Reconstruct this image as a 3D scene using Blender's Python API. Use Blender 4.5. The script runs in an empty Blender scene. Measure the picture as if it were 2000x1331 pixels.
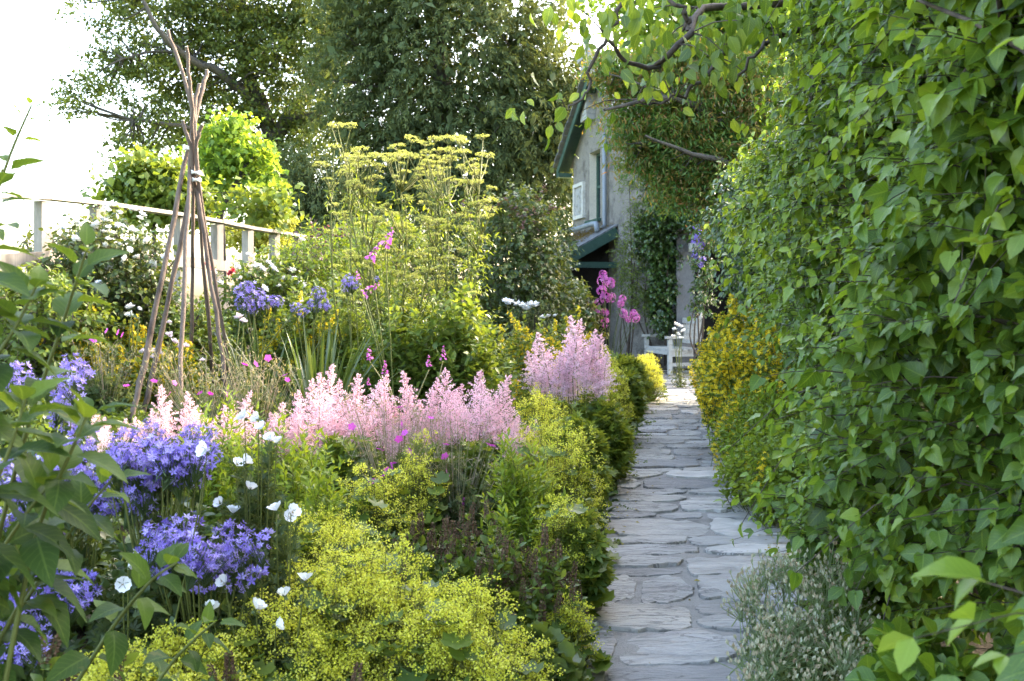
import bpy, math
import numpy as np
from mathutils import Vector

# ------------------------------------------------------------------ camera, sky, sun, exposure
sc = bpy.context.scene
COL = sc.collection
F = 1944.0          # focal length in photo pixels (photo is 2000 wide)
EYE = 1.35          # eye height above the path
HZ = 590.0          # photo row of the horizon

cam_d = bpy.data.cameras.new('camera'); cam = bpy.data.objects.new('camera', cam_d); COL.objects.link(cam)
cam.location = (0, 0, EYE); cam.rotation_euler = (math.radians(90), 0, 0)
cam_d.sensor_width = 36; cam_d.lens = F/2000*36
cam_d.shift_y = -(665.5-HZ)/2000
cam_d.clip_start = 0.05; cam_d.clip_end = 3000
cam_d.dof.use_dof = True; cam_d.dof.focus_distance = 5.5; cam_d.dof.aperture_fstop = 7.0
sc.camera = cam

SUN_AZ, SUN_EL = math.radians(52), math.radians(27)   # azimuth from +Y towards +X
w = bpy.data.worlds.new('World'); sc.world = w; w.use_nodes = True
nt = w.node_tree; bg = nt.nodes['Background']
sky = nt.nodes.new('ShaderNodeTexSky'); sky.sky_type = 'NISHITA'; sky.sun_disc = False
sky.sun_elevation = SUN_EL; sky.sun_rotation = SUN_AZ; sky.dust_density = 4.2; sky.air_density = 1.0; sky.ozone_density = 0.0
nt.links.new(sky.outputs[0], bg.inputs[0]); bg.inputs[1].default_value = 0.15
sun_d = bpy.data.lights.new('sun', 'SUN'); sun = bpy.data.objects.new('sun', sun_d); COL.objects.link(sun)
sun_d.energy = 1.5; sun_d.angle = math.radians(10); sun_d.color = (1.0, 0.9, 0.74)
sd = Vector((math.sin(SUN_AZ)*math.cos(SUN_EL), math.cos(SUN_AZ)*math.cos(SUN_EL), math.sin(SUN_EL)))
sun.rotation_euler = sd.to_track_quat('Z', 'Y').to_euler()
sun.location = (20, 20, 20)
sc.view_settings.view_transform = 'Standard'; sc.view_settings.look = 'None'
sc.view_settings.exposure = 3.55; sc.view_settings.gamma = 1.0
sc.cycles.max_bounces = 8; sc.cycles.diffuse_bounces = 5; sc.cycles.glossy_bounces = 3
sc.cycles.transmission_bounces = 6; sc.cycles.transparent_max_bounces = 6
sc.cycles.use_denoising = True

R = np.random.default_rng(11)
def U(a, b, n=None): return R.uniform(a, b, n)

# ------------------------------------------------------------------ place helpers
def at(px, py, d):
    return np.array([(px-1000)/F*d, d, EYE-(py-HZ)/F*d])
def XL(y): return 0.175+(y-3.54)*0.169           # left edge of the path
def XR(y): return XL(y)+0.97
def ground_z(x, y):
    x = np.asarray(x, float); y = np.asarray(y, float)
    s = np.clip(XL(np.clip(y, 0, 26))-x-0.12, 0, 4.7)
    z = 0.215*s
    end = np.clip((y-18.6)/1.0, 0, 1)*0.2
    return np.maximum(z, end)-0.02
def gz(x, y): return float(ground_z(x, y))
def nrm(a): return a/np.maximum(np.linalg.norm(a, axis=-1, keepdims=True), 1e-9)
def wob(x, seed, amp=1.0):
    r = np.random.default_rng(seed); o = 0
    for k in range(4): o = o+np.sin(x*(1.7**k)*2.1+r.uniform(0, 6.28))/(1.5**k)
    return o*amp*0.5

# ------------------------------------------------------------------ mesh builder
class MB:
    def __init__(s): s.V = []; s.Q = []; s.A = []; s.n = 0
    def add(s, V, Fc, lv=None, mat=0):
        V = np.asarray(V, float).reshape(-1, 3)
        if len(V) == 0: return
        if lv is None: lv = np.full((len(V), 3), 0.5)
        s.V.append(V); s.A.append(np.asarray(lv, float).reshape(-1, 3))
        Fl = Fc if isinstance(Fc, list) else [Fc]
        for f in Fl: s.Q.append((np.asarray(f, int)+s.n, mat))
        s.n += len(V)
    def build(s, name, mats, parent=None, smooth=True):
        V = np.concatenate(s.V) if s.V else np.zeros((0, 3)); A = np.concatenate(s.A) if s.A else np.zeros((0, 3))
        if parent is not None: V = V-np.array(parent.location)
        me = bpy.data.meshes.new(name)
        me.vertices.add(len(V)); me.vertices.foreach_set('co', V.astype(np.float32).ravel())
        li = np.concatenate([q.ravel() for q, m in s.Q]); sz = np.concatenate([np.full(len(q), q.shape[1]) for q, m in s.Q])
        mi = np.concatenate([np.full(len(q), m) for q, m in s.Q])
        me.loops.add(len(li)); me.loops.foreach_set('vertex_index', li.astype(np.int32))
        me.polygons.add(len(sz)); st = np.concatenate([[0], np.cumsum(sz)[:-1]])
        me.polygons.foreach_set('loop_start', st.astype(np.int32)); me.polygons.foreach_set('loop_total', sz.astype(np.int32))
        me.polygons.foreach_set('material_index', mi.astype(np.int32))
        me.polygons.foreach_set('use_smooth', np.full(len(sz), smooth))
        at_ = me.attributes.new('lv', 'FLOAT_VECTOR', 'POINT'); at_.data.foreach_set('vector', A.astype(np.float32).ravel())
        for m in (mats if isinstance(mats, (list, tuple)) else [mats]): me.materials.append(m)
        me.update(calc_edges=True)
        o = bpy.data.objects.new(name, me); COL.objects.link(o)
        if parent is not None: o.parent = parent
        return o

def tag(o, label=None, cat=None, group=None, kind=None):
    if label: o['label'] = label
    if cat: o['category'] = cat
    if group: o['group'] = group
    if kind: o['kind'] = kind
    return o
def thing(name, label, cat, loc, group=None):
    o = bpy.data.objects.new(name, None); COL.objects.link(o); o.location = tuple(float(v) for v in loc)
    o.empty_display_size = 0.1
    return tag(o, label, cat, group)
def inst(src, name, parent, loc, rz=0.0, s=1.0, tilt=(0, 0)):
    o = src.copy(); o.name = name; COL.objects.link(o); o.parent = parent
    o.location = np.array(loc)-np.array(parent.location); o.rotation_euler = (tilt[0], tilt[1], rz)
    o.scale = (s, s, s) if np.isscalar(s) else s
    return o

def box(mb, c, size, rot=None, mat=0, tone=0.5):
    c = np.array(c, float); h = np.array(size, float)/2
    V = np.array([[x, y, z] for x in (-1, 1) for y in (-1, 1) for z in (-1, 1)], float)*h
    if rot is not None: V = V@np.array(rot).T
    Fc = [[0, 1, 3, 2], [4, 6, 7, 5], [0, 4, 5, 1], [2, 3, 7, 6], [0, 2, 6, 4], [1, 5, 7, 3]]
    mb.add(V+c, Fc and np.array(Fc), np.full((8, 3), tone), mat)
def rotz(a): return np.array([[math.cos(a), -math.sin(a), 0], [math.sin(a), math.cos(a), 0], [0, 0, 1]])

def tube(mb, P, r, sides=7, mat=0, tone=0.5, cap=True, lump=0.0):
    P = np.asarray(P, float); n = len(P); r = np.broadcast_to(np.asarray(r, float), (n,))
    T = nrm(np.gradient(P, axis=0)); a = np.array([0, 0, 1.0]) if abs(T[0][2]) < 0.8 else np.array([1.0, 0, 0])
    S = nrm(np.cross(T, a)); B = np.cross(T, S)
    th = np.arange(sides)/sides*2*math.pi
    rr = r[:, None]*(1+lump*R.normal(0, 1, (n, sides)))
    V = P[:, None]+rr[..., None]*(np.cos(th)[None, :, None]*S[:, None]+np.sin(th)[None, :, None]*B[:, None])
    i = np.arange(n-1)[:, None]*sides; j = np.arange(sides)[None]; k = (j+1) % sides
    Fc = [np.stack([i+j, i+k, i+k+sides, i+j+sides], -1).reshape(-1, 4)]
    V = V.reshape(-1, 3)
    L = np.zeros((len(V), 3)); L[:, 0] = np.repeat(np.linspace(0, 1, n), sides); L[:, 2] = tone
    if cap:
        Fc += [np.arange(sides)[None][:, ::-1], (np.arange(sides)+(n-1)*sides)[None]]
    mb.add(V, Fc, L, mat)
def curve(pts, n=14):
    P = np.asarray(pts, float); m = len(P)
    t = np.linspace(0, m-1, n); i = np.clip(t.astype(int), 0, m-2); u = (t-i)[:, None]
    p0 = P[np.clip(i-1, 0, m-1)]; p1 = P[i]; p2 = P[i+1]; p3 = P[np.clip(i+2, 0, m-1)]
    return 0.5*((2*p1)+(-p0+p2)*u+(2*p0-5*p1+4*p2-p3)*u**2+(-p0+3*p1-3*p2+p3)*u**3)
def sticks(mb, P, Q, r0, r1=None, tone=0.5, mat=0):
    P = np.asarray(P, float).reshape(-1, 3); Q = np.asarray(Q, float).reshape(-1, 3); n = len(P)
    if n == 0: return
    r0 = np.broadcast_to(np.asarray(r0, float), (n,)); r1 = r0*0.6 if r1 is None else np.broadcast_to(np.asarray(r1, float), (n,))
    T = nrm(Q-P); a = np.where(np.abs(T[:, 2:3]) < 0.8, np.array([[0, 0, 1.0]]), np.array([[1.0, 0, 0]]))
    S = nrm(np.cross(T, a)); B = np.cross(T, S)
    V = np.zeros((n, 6, 3))
    for k in range(3):
        d = math.cos(k*2.0944)*S+math.sin(k*2.0944)*B
        V[:, k] = P+r0[:, None]*d; V[:, k+3] = Q+r1[:, None]*d
    f = np.array([[0, 1, 4, 3], [1, 2, 5, 4], [2, 0, 3, 5]])
    Fc = (f[None]+np.arange(n)[:, None, None]*6).reshape(-1, 4)
    L = np.zeros((n, 6, 3)); L[:, 3:, 0] = 1; L[..., 2] = np.broadcast_to(np.asarray(tone, float), (n,))[:, None]
    mb.add(V, Fc, L, mat)

# ------------------------------------------------------------------ leaf templates: along +Y, face +Z
def leaf_t(prof, n=4, fold=0.3, curl=0.25, wavy=0.0):
    V = []; UVs = []; Fc = []
    for i in range(n+1):
        y = i/n; wd = prof(y); z = -curl*y*y
        wv = wavy*math.sin(i*2.4)
        V += [(-wd, y, z+fold*wd+wv*wd), (0, y, z), (wd, y, z+fold*wd-wv*wd)]; UVs += [(y, -1), (y, 0), (y, 1)]
    for i in range(n):
        a = i*3; Fc += [(a, a+1, a+4, a+3), (a+1, a+2, a+5, a+4)]
    return np.array(V), np.array(Fc), np.array(UVs, float)
def p_heart(y): return 0.40*(max(math.sin(math.pi*min(1, (y+0.10)/1.10)**0.62), 0)**0.85) if y < 0.999 else 0.004
def p_lance(y): return 0.25*(max(math.sin(math.pi*y**0.72), 0)**0.9)+0.004
def p_oval(y): return 0.27*(max(math.sin(math.pi*y**0.85), 0)**0.7)+0.004
def p_narrow(y): return 0.09*(max(math.sin(math.pi*y**0.8), 0)**0.7)+0.003
HEART = leaf_t(p_heart, 6, 0.28, 0.22, 0.10); HEART2 = leaf_t(p_heart, 4, 0.40, 0.38, 0.1)
LANCE = leaf_t(p_lance, 7, 0.35, 0.35, 0.10); OVAL = leaf_t(p_oval, 4, 0.35, 0.25, 0.08)
OVAL2 = leaf_t(p_oval, 3, 0.35, 0.3, 0.0); NARROW = leaf_t(p_narrow, 3, 0.3, 0.3, 0.0)
def diamond(wd, fold=0.25, c=0.45):
    return (np.array([(0, 0, 0), (wd, c, fold*wd), (0, 1, -0.08), (-wd, c, fold*wd)], float), np.array([(0, 1, 2), (0, 2, 3)]),
            np.array([(0, 0), (.5, 1), (1, 0), (.5, -1)], float))
DIA = diamond(0.30); DIAN = diamond(0.12); DIAW = diamond(0.42)
def star_t(np_, r_in, wd, cup, tip=1.0):
    """flower of np_ pointed petals around +Z"""
    V = [(0, 0, 0)]; UVs = [(0, 0)]; Fc = []
    for k in range(np_):
        a = k/np_*2*math.pi; c, s = math.cos(a), math.sin(a)
        for (rr, ww, zz, u) in ((r_in, -wd, cup*0.45, .5), (tip, 0, cup, 1), (r_in, wd, cup*0.45, .5)):
            V.append((c*rr-s*ww, s*rr+c*ww, zz)); UVs.append((u, ww/wd if wd else 0))
        b = 1+k*3; Fc.append((0, b, b+1, b+2))
    return np.array(V), np.array(Fc), np.array(UVs, float)
STAR5 = star_t(5, 0.5, 0.24, 0.34); STAR4 = star_t(4, 0.55, 0.35, 0.3)
def mallow_t():
    V = [(0, 0, 0)]; UVs = [(0, 0)]; Fc = []
    for k in range(5):
        a0 = k/5*2*math.pi; tw = 0.06
        row = []
        for (da, rr, zz, u) in ((-0.55, 0.55, 0.40, .5), (-0.70, 0.84, 0.74+tw, .9), (-0.25, 0.92, 0.92, 1), (0, 0.84, 0.86, .9), (0.25, 0.95, 0.90, 1), (0.70, 0.84, 0.72-tw, .9), (0.55, 0.55, 0.38, .5)):
            V.append((math.cos(a0+da)*rr, math.sin(a0+da)*rr, zz)); UVs.append((u, da))
        b = 1+k*7
        Fc += [(0, b, b+1, b+2), (0, b+2, b+3, b+4), (0, b+4, b+5, b+6)]
    return np.array(V), np.array(Fc), np.array(UVs, float)
MALLOW = mallow_t()

def frames(D, N):
    y = nrm(D); x = nrm(np.cross(y, N)); z = np.cross(x, y)
    return x, y, z
def place(mb, tm, P, D, N, size, tone, width=1.0, mat=0):
    tv, tf, tuv = tm; n = len(P)
    if n == 0: return
    x, y, z = frames(np.asarray(D, float), np.asarray(N, float)); s = np.broadcast_to(np.asarray(size, float), (n,))[:, None, None]
    wd = np.broadcast_to(np.asarray(width, float), (n,))[:, None, None]
    V = np.asarray(P, float)[:, None]+s*(tv[None, :, 0:1]*wd*x[:, None]+tv[None, :, 1:2]*y[:, None]+tv[None, :, 2:3]*z[:, None])
    k = len(tv); Fc = (tf[None]+np.arange(n)[:, None, None]*k).reshape(-1, tf.shape[1])
    L = np.zeros((n, k, 3)); L[..., 0] = tuv[None, :, 0]; L[..., 1] = tuv[None, :, 1]; L[..., 2] = np.broadcast_to(np.asarray(tone, float), (n,))[:, None]
    mb.add(V, Fc, L, mat)
def flowers(mb, tm, P, N, size, tone, mat=0):
    """flowers whose faces look along N"""
    N = nrm(np.asarray(N, float)); P = np.asarray(P, float); a = nrm(np.cross(N, R.normal(0, 1, N.shape)))
    place(mb, tm, P, a, N, size, tone, mat=mat)
def rdir(n): return nrm(R.normal(0, 1, (n, 3)))
def bits(mb, P, size, tone, mat=0):
    n = len(P); place(mb, DIAW, P, rdir(n), rdir(n), size, tone, mat=mat)

def twigs(ml, ms, B, D, L, pairs, tm, size, droop=0.2, spread=0.8, t0=0.12, leafdroop=0.3, upbias=0.8, tone=0.45, tvar=0.16, tipgain=0.15, taper=0.35, width=1.0, stem_r=0.002, stem_tone=0.5, face=None, mat=0, smat=0, roll=1.57):
    """arching stems B + t L D with opposite leaves along them; returns the stem tips and their directions"""
    B = np.asarray(B, float); N = len(B); D = nrm(np.asarray(D, float)); L = np.broadcast_to(np.asarray(L, float), (N,))
    if N == 0: return B, D
    dn = np.array([0, 0, -1.0])
    def pos(t): return B+D*(L*t)[:, None]+dn*(droop*L*t*t)[:, None]
    ones = np.ones(N)
    if ms is not None:
        prev = pos(0*ones); K = 3
        for k in range(1, K+1):
            q = pos(ones*k/K); rr = stem_r*(1-0.25*(k-1)); sticks(ms, prev, q, rr, rr*0.75, stem_tone, smat); prev = q
    a0 = U(0, 6.28, N); tw = R.normal(0, tvar*0.6, N)
    for j in range(pairs):
        t = np.clip(t0+(1-t0)*(j+U(-.25, .25, N))/max(pairs-1, 1), 0, 1)
        P = pos(t); Tn = nrm(D+dn*(2*droop*t)[:, None])
        a = np.where(np.abs(Tn[:, 2:3]) < 0.9, np.array([[0, 0, 1.0]]), np.array([[1.0, 0, 0]]))
        S = nrm(np.cross(Tn, a)); W = np.cross(S, Tn)
        for sgn in (0, math.pi):
            th = a0+j*roll+sgn+R.normal(0, .3, N)
            side = S*np.cos(th)[:, None]+W*np.sin(th)[:, None]
            sp = spread*(1-0.35*t)[:, None]
            dirv = nrm(Tn*(1-sp*0.5)+side*sp+R.normal(0, .18, (N, 3))+dn*leafdroop)
            up = -dn*upbias+Tn*0.3+R.normal(0, .5, (N, 3))
            if face is not None: up = up+face
            s = size*(1-taper*t)*U(.6, 1.3, N)
            place(ml, tm, P, dirv, up, s, np.clip(tone+tw+R.normal(0, tvar, N)+tipgain*(t-0.5), 0, 1), width=width, mat=mat)
    return pos(ones), nrm(D+dn*(2*droop))

# ------------------------------------------------------------------ materials
def newmat(name):
    m = bpy.data.materials.new(name); m.use_nodes = True; nt = m.node_tree
    return m, nt, nt.nodes, nt.links, nt.nodes['Principled BSDF'], nt.nodes['Material Output']
def ramp(nt, stops):
    r = nt.nodes.new('ShaderNodeValToRGB'); e = r.color_ramp.elements
    e[0].position, e[0].color = stops[0][0], (*stops[0][1], 1); e[1].position, e[1].color = stops[-1][0], (*stops[-1][1], 1)
    for p, c in stops[1:-1]:
        k = e.new(p); k.color = (*c, 1)
    return r
def mixc(nt, fac, a, b, mode='MIX'):
    n = nt.nodes.new('ShaderNodeMix'); n.data_type = 'RGBA'; n.blend_type = mode
    for s, v in ((n.inputs[0], fac), (n.inputs[6], a), (n.inputs[7], b)):
        if hasattr(v, 'links') or isinstance(v, bpy.types.NodeSocket): nt.links.new(v, s)
        else: s.default_value = v if isinstance(v, (int, float)) else (*v, 1)
    return n.outputs[2]
def math_n(nt, op, a, b=None, c=None):
    n = nt.nodes.new('ShaderNodeMath'); n.operation = op
    for i, v in enumerate((a, b, c)):
        if v is None: continue
        if isinstance(v, bpy.types.NodeSocket): nt.links.new(v, n.inputs[i])
        else: n.inputs[i].default_value = v
    return n.outputs[0]
def lv_nodes(nt):
    a = nt.nodes.new('ShaderNodeAttribute'); a.attribute_name = 'lv'; s = nt.nodes.new('ShaderNodeSeparateXYZ'); nt.links.new(a.outputs['Vector'], s.inputs[0])
    return s.outputs[0], s.outputs[1], s.outputs[2]
def noise(nt, scale, detail=4, rough=.55, coord='Object', vec=None):
    n = nt.nodes.new('ShaderNodeTexNoise'); n.inputs['Scale'].default_value = scale; n.inputs['Detail'].default_value = detail; n.inputs['Roughness'].default_value = rough
    if vec is None:
        tc = nt.nodes.new('ShaderNodeTexCoord'); vec = tc.outputs[coord]
    nt.links.new(vec, n.inputs['Vector']); return n
def bump(nt, h, strength, dist, bsdf):
    b = nt.nodes.new('ShaderNodeBump'); b.inputs['Strength'].default_value = strength; b.inputs['Distance'].default_value = dist
    nt.links.new(h, b.inputs['Height']); nt.links.new(b.outputs[0], bsdf.inputs['Normal']); return b
def leaf_mat(name, dark, mid, light, trans=0.38, rough=0.42, spec=0.45, veins=False, back=0.25, warm=1.0, tint=(1.27, 1.08, .72)):
    m, nt, N, L, B, O = newmat(name); u, v, t = lv_nodes(nt)
    dark, mid, light = [tuple(q*k for q, k in zip(c, tint)) for c in (dark, mid, light)]
    r = ramp(nt, [(0, dark), (.5, mid), (1, light)]); L.new(t, r.inputs[0]); col = r.outputs[0]
    if veins:
        av = math_n(nt, 'ABSOLUTE', v)
        rib = math_n(nt, 'LESS_THAN', av, 0.07)
        sv = math_n(nt, 'FRACT', math_n(nt, 'SUBTRACT', math_n(nt, 'MULTIPLY', u, 8.0), math_n(nt, 'MULTIPLY', av, 2.2)))
        side = math_n(nt, 'MULTIPLY', math_n(nt, 'LESS_THAN', sv, 0.16), 0.45)
        vm = math_n(nt, 'MAXIMUM', math_n(nt, 'MULTIPLY', rib, 0.9), side)
        lightv = tuple(min(1, c*1.25+0.02) for c in light)
        col = mixc(nt, math_n(nt, 'MULTIPLY', vm, 0.45), col, lightv)
        nz = noise(nt, 60, 3); b = bump(nt, math_n(nt, 'ADD', math_n(nt, 'MULTIPLY', vm, -0.6), math_n(nt, 'MULTIPLY', nz.outputs[0], 0.5)), 0.5, 0.004, B)
        nz2 = noise(nt, 14, 3); col = mixc(nt, math_n(nt, 'MULTIPLY', math_n(nt, 'GREATER_THAN', nz2.outputs[0], 0.69), 0.35), col, (0.16, 0.15, 0.04))
    g = N.new('ShaderNodeNewGeometry')
    pale = tuple(min(1, c*0.9+0.045) for c in mid)
    col2 = mixc(nt, math_n(nt, 'MULTIPLY', g.outputs['Backfacing'], back), col, pale)
    L.new(col2, B.inputs['Base Color']); B.inputs['Roughness'].default_value = rough; B.inputs['Specular IOR Level'].default_value = spec
    tr = N.new('ShaderNodeBsdfTranslucent')
    hs = N.new('ShaderNodeMix'); hs.data_type = 'RGBA'; hs.blend_type = 'MULTIPLY'; hs.inputs[0].default_value = 1
    L.new(col2, hs.inputs[6]); hs.inputs[7].default_value = (2.3*warm, 2.0, 0.7, 1); L.new(hs.outputs[2], tr.inputs[0])
    mx = N.new('ShaderNodeMixShader'); mx.inputs[0].default_value = trans
    L.new(B.outputs[0], mx.inputs[1]); L.new(tr.outputs[0], mx.inputs[2]); L.new(mx.outputs[0], O.inputs[0]); return m
def petal_mat(name, a, b, c, trans=0.35, rough=0.6):
    m, nt, N, L, B, O = newmat(name); u, v, t = lv_nodes(nt)
    r = ramp(nt, [(0, a), (.5, b), (1, c)]); L.new(t, r.inputs[0])
    L.new(r.outputs[0], B.inputs['Base Color']); B.inputs['Roughness'].default_value = rough; B.inputs['Specular IOR Level'].default_value = 0.2
    tr = N.new('ShaderNodeBsdfTranslucent'); L.new(r.outputs[0], tr.inputs[0])
    mx = N.new('ShaderNodeMixShader'); mx.inputs[0].default_value = trans
    L.new(B.outputs[0], mx.inputs[1]); L.new(tr.outputs[0], mx.inputs[2]); L.new(mx.outputs[0], O.inputs[0]); return m
def rough_mat(name, a, b, scale=8, rough=0.85, bstr=0.5, bdist=0.01, c=None, fine=60, spec=0.3, stretch=None):
    m, nt, N, L, B, O = newmat(name)
    tc = N.new('ShaderNodeTexCoord'); vec = tc.outputs['Object']
    if stretch:
        mp = N.new('ShaderNodeMapping'); mp.inputs['Scale'].default_value = stretch; L.new(vec, mp.inputs[0]); vec = mp.outputs[0]
    n1 = noise(nt, scale, 6, .6, vec=vec); n2 = noise(nt, fine, 4, .6, vec=vec)
    r = ramp(nt, [(.3, a), (.5, b if c is None else c), (.7, b)]); L.new(n1.outputs[0], r.inputs[0])
    col = mixc(nt, 0.45, r.outputs[0], math_n(nt, 'MULTIPLY', n2.outputs[0], 1.9), 'MULTIPLY')
    L.new(col, B.inputs['Base Color']); B.inputs['Roughness'].default_value = rough; B.inputs['Specular IOR Level'].default_value = spec
    h = math_n(nt, 'ADD', math_n(nt, 'MULTIPLY', n1.outputs[0], .5), n2.outputs[0]); bump(nt, h, bstr, bdist, B); return m
# ------------------------------------------------------------------ setting materials
M_soil = rough_mat('soil', (0.035, 0.026, 0.018), (0.075, 0.058, 0.04), 6, .95, .8, .03)
M_field = rough_mat('field_grass', (0.10, 0.16, 0.05), (0.20, 0.24, 0.09), .5, .95, .5, .03)
M_mortar = rough_mat('mortar', (0.17, 0.155, 0.135), (0.30, 0.28, 0.25), 5, .95, .9, .012, fine=140)
def slate_mat():
    m, nt, N, L, B, O = newmat('slate_flag'); u, v, t = lv_nodes(nt)
    tc = N.new('ShaderNodeTexCoord'); mp = N.new('ShaderNodeMapping'); mp.inputs['Scale'].default_value = (1.0, 3.2, 1.0); mp.inputs['Rotation'].default_value = (0, 0, 0.12)
    L.new(tc.outputs['Object'], mp.inputs[0])
    n1 = noise(nt, 3.2, 8, .62, vec=mp.outputs[0]); n1.inputs['Distortion'].default_value = 0.6
    n2 = noise(nt, 26, 6, .6, vec=mp.outputs[0]); n3 = noise(nt, 1.3, 3, .5)
    r = ramp(nt, [(0, (0.22, 0.208, 0.195)), (.45, (0.355, 0.335, 0.305)), (.75, (0.42, 0.385, 0.33)), (1, (0.52, 0.49, 0.445))]); L.new(t, r.inputs[0])
    col = mixc(nt, .8, r.outputs[0], math_n(nt, 'ADD', math_n(nt, 'MULTIPLY', n1.outputs[0], 1.7), 0.15), 'MULTIPLY')
    col = mixc(nt, .5, col, math_n(nt, 'ADD', math_n(nt, 'MULTIPLY', n2.outputs[0], .9), 0.55), 'MULTIPLY')
    st = ramp(nt, [(.52, (0, 0, 0)), (.68, (1, 1, 1))]); L.new(n3.outputs[0], st.inputs[0])
    col = mixc(nt, math_n(nt, 'MULTIPLY', st.outputs[0], .30), col, (0.30, 0.26, 0.21))
    mp2 = N.new('ShaderNodeMapping'); mp2.inputs['Scale'].default_value = (1.0, 5.0, 1.0); mp2.inputs['Rotation'].default_value = (0, 0, -.1); L.new(tc.outputs['Object'], mp2.inputs[0])
    dv = N.new('ShaderNodeVectorMath'); dv.operation = 'MULTIPLY_ADD'; L.new(n1.outputs[1], dv.inputs[0]); dv.inputs[1].default_value = (.5, .5, .5); L.new(mp2.outputs[0], dv.inputs[2])
    vo = N.new('ShaderNodeTexVoronoi'); vo.feature = 'DISTANCE_TO_EDGE'; vo.inputs['Scale'].default_value = 3.2; L.new(dv.outputs[0], vo.inputs['Vector'])
    crk = math_n(nt, 'MULTIPLY', math_n(nt, 'LESS_THAN', vo.outputs['Distance'], .035), math_n(nt, 'GREATER_THAN', n3.outputs[0], .47))
    col = mixc(nt, math_n(nt, 'MULTIPLY', crk, .6), col, (0.10, 0.095, 0.09))
    L.new(col, B.inputs['Base Color']); B.inputs['Roughness'].default_value = .6; B.inputs['Specular IOR Level'].default_value = .5
    stp = math_n(nt, 'MULTIPLY', math_n(nt, 'FLOOR', math_n(nt, 'MULTIPLY', n1.outputs[0], 11)), 0.09)   # cleavage steps
    h = math_n(nt, 'ADD', math_n(nt, 'ADD', math_n(nt, 'MULTIPLY', n1.outputs[0], .8), stp), math_n(nt, 'SUBTRACT', math_n(nt, 'MULTIPLY', n2.outputs[0], .3), math_n(nt, 'MULTIPLY', crk, .25)))
    bump(nt, h, 1.0, 0.045, B); return m
M_slate = slate_mat()

# ------------------------------------------------------------------ ground: one sheet to the horizon
xs = np.concatenate([[-900, -300, -100, -50, -30], np.arange(-20, 20.1, .35), [30, 50, 100, 300, 900]])
ys = np.concatenate([[-300, -60, -20], np.arange(-6, 45, .4), [60, 100, 200, 400, 900, 1800]])
gx, gy = np.meshgrid(xs, ys); zz = ground_z(gx, gy)
rough = 0.02*np.sin(gx*3.1+np.cos(gy*2.3)*2)*np.cos(gy*2.7)
onp = (gx > XL(gy)-0.35) & (gx < XR(gy)+0.35)
zz = zz+np.where(onp, -0.03, np.abs(rough)*.6)
mb = MB(); nx = len(xs); i = np.arange(len(ys)-1)[:, None]*nx+np.arange(nx-1)[None]
gV = np.stack([gx, gy, zz], -1).reshape(-1, 3); gQ = np.stack([i, i+1, i+nx+1, i+nx], -1).reshape(-1, 4)
gc = gV[gQ].mean(1); fld = (gc[:, 0] < XL(np.clip(gc[:, 1], 0, 26))-4.9) | (gc[:, 1] > 27) | (gc[:, 0] > 14)
mb.add(gV, [gQ[~fld]]); mb.Q.append((gQ[fld], 1))
tag(mb.build('ground', [M_soil, M_field]), kind='structure')

# ------------------------------------------------------------------ path: mortar sheet with slate flags laid across it
mb = MB(); yy = np.arange(0.6, 20.4, .1); us = np.linspace(-.12, 1.08, 16)
PX = XL(yy)[:, None]+us[None]; PY = np.repeat(yy[:, None], 16, 1)
PZ = 0.006*np.sin(PX*17+np.sin(PY*9)*1.5)*np.cos(PY*13)+0.004
i = np.arange(len(yy)-1)[:, None]*16+np.arange(15)[None]
mb.add(np.stack([PX, PY, PZ], -1).reshape(-1, 3), np.stack([i, i+1, i+17, i+16], -1).reshape(-1, 4), mat=1)
def flag(mb, u0, u1, v0, v1, seed, sl0, sl1, tone):
    r = np.random.default_rng(seed); n = 44; th = np.arange(n)/n*2*math.pi
    ex = r.uniform(2.8, 7.0); c, s = np.cos(th), np.sin(th)
    k = (np.abs(c)**ex+np.abs(s)**ex)**(-1/ex); a, b = c*k, s*k
    jag = 1+0.05*wob(th*2.6, seed, 1)+0.028*r.normal(0, 1, n)
    pinch = 1-r.uniform(.1, .72)*np.clip(a*r.choice([-1, 1]), 0, 1)**1.6         # one end thins out
    cu, cv = (u0+u1)/2, (v0+v1)/2; hu, hv = (u1-u0)/2, (v1-v0)/2
    wv = wob(np.linspace(-1, 1, n), seed+5)
    def ring(sc_, z, jj=1.0):
        uu = cu+a*hu*sc_*(1+(jag-1)*.6*jj); bow = 0.10*hv*np.sin(a*2.2+seed)
        vv = cv+bow+b*hv*pinch*sc_*(1+(jag-1)*2.2*jj)+np.where(a > 0, sl1, sl0)*np.abs(a)*hv
        return uu, vv, np.full(n, z)
    h = r.uniform(.010, .024); tilt = r.normal(0, .012, 2)
    rings = [ring(1.01, -.02), ring(1.0, h*.6), ring(.99, h*.95), ring(.965, h), ring(.62, h+.001), ring(.3, h+.002)]
    V = []
    for (uu, vv, z) in rings:
        z = z+(z > 0)*(tilt[0]*(uu-cu)+tilt[1]*(vv-cv)+0.003*np.sin(uu*21+seed)*np.cos(vv*29))
        V.append(np.stack([XL(vv)+uu, vv, z], -1))
    V.append(np.array([[XL(cv)+cu, cv, h+.003]])); V = np.concatenate(V)
    j = np.arange(n); k2 = (j+1) % n; Q = [np.stack([j+q*n, k2+q*n, k2+(q+1)*n, j+(q+1)*n], -1) for q in range(5)]
    L = np.zeros((len(V), 3)); L[:, 2] = tone
    mb.add(V, [np.concatenate(Q), np.stack([j+5*n, k2+5*n, np.full(n, 6*n)], -1)], L, 0)
v = 0.8; seed = 100
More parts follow.
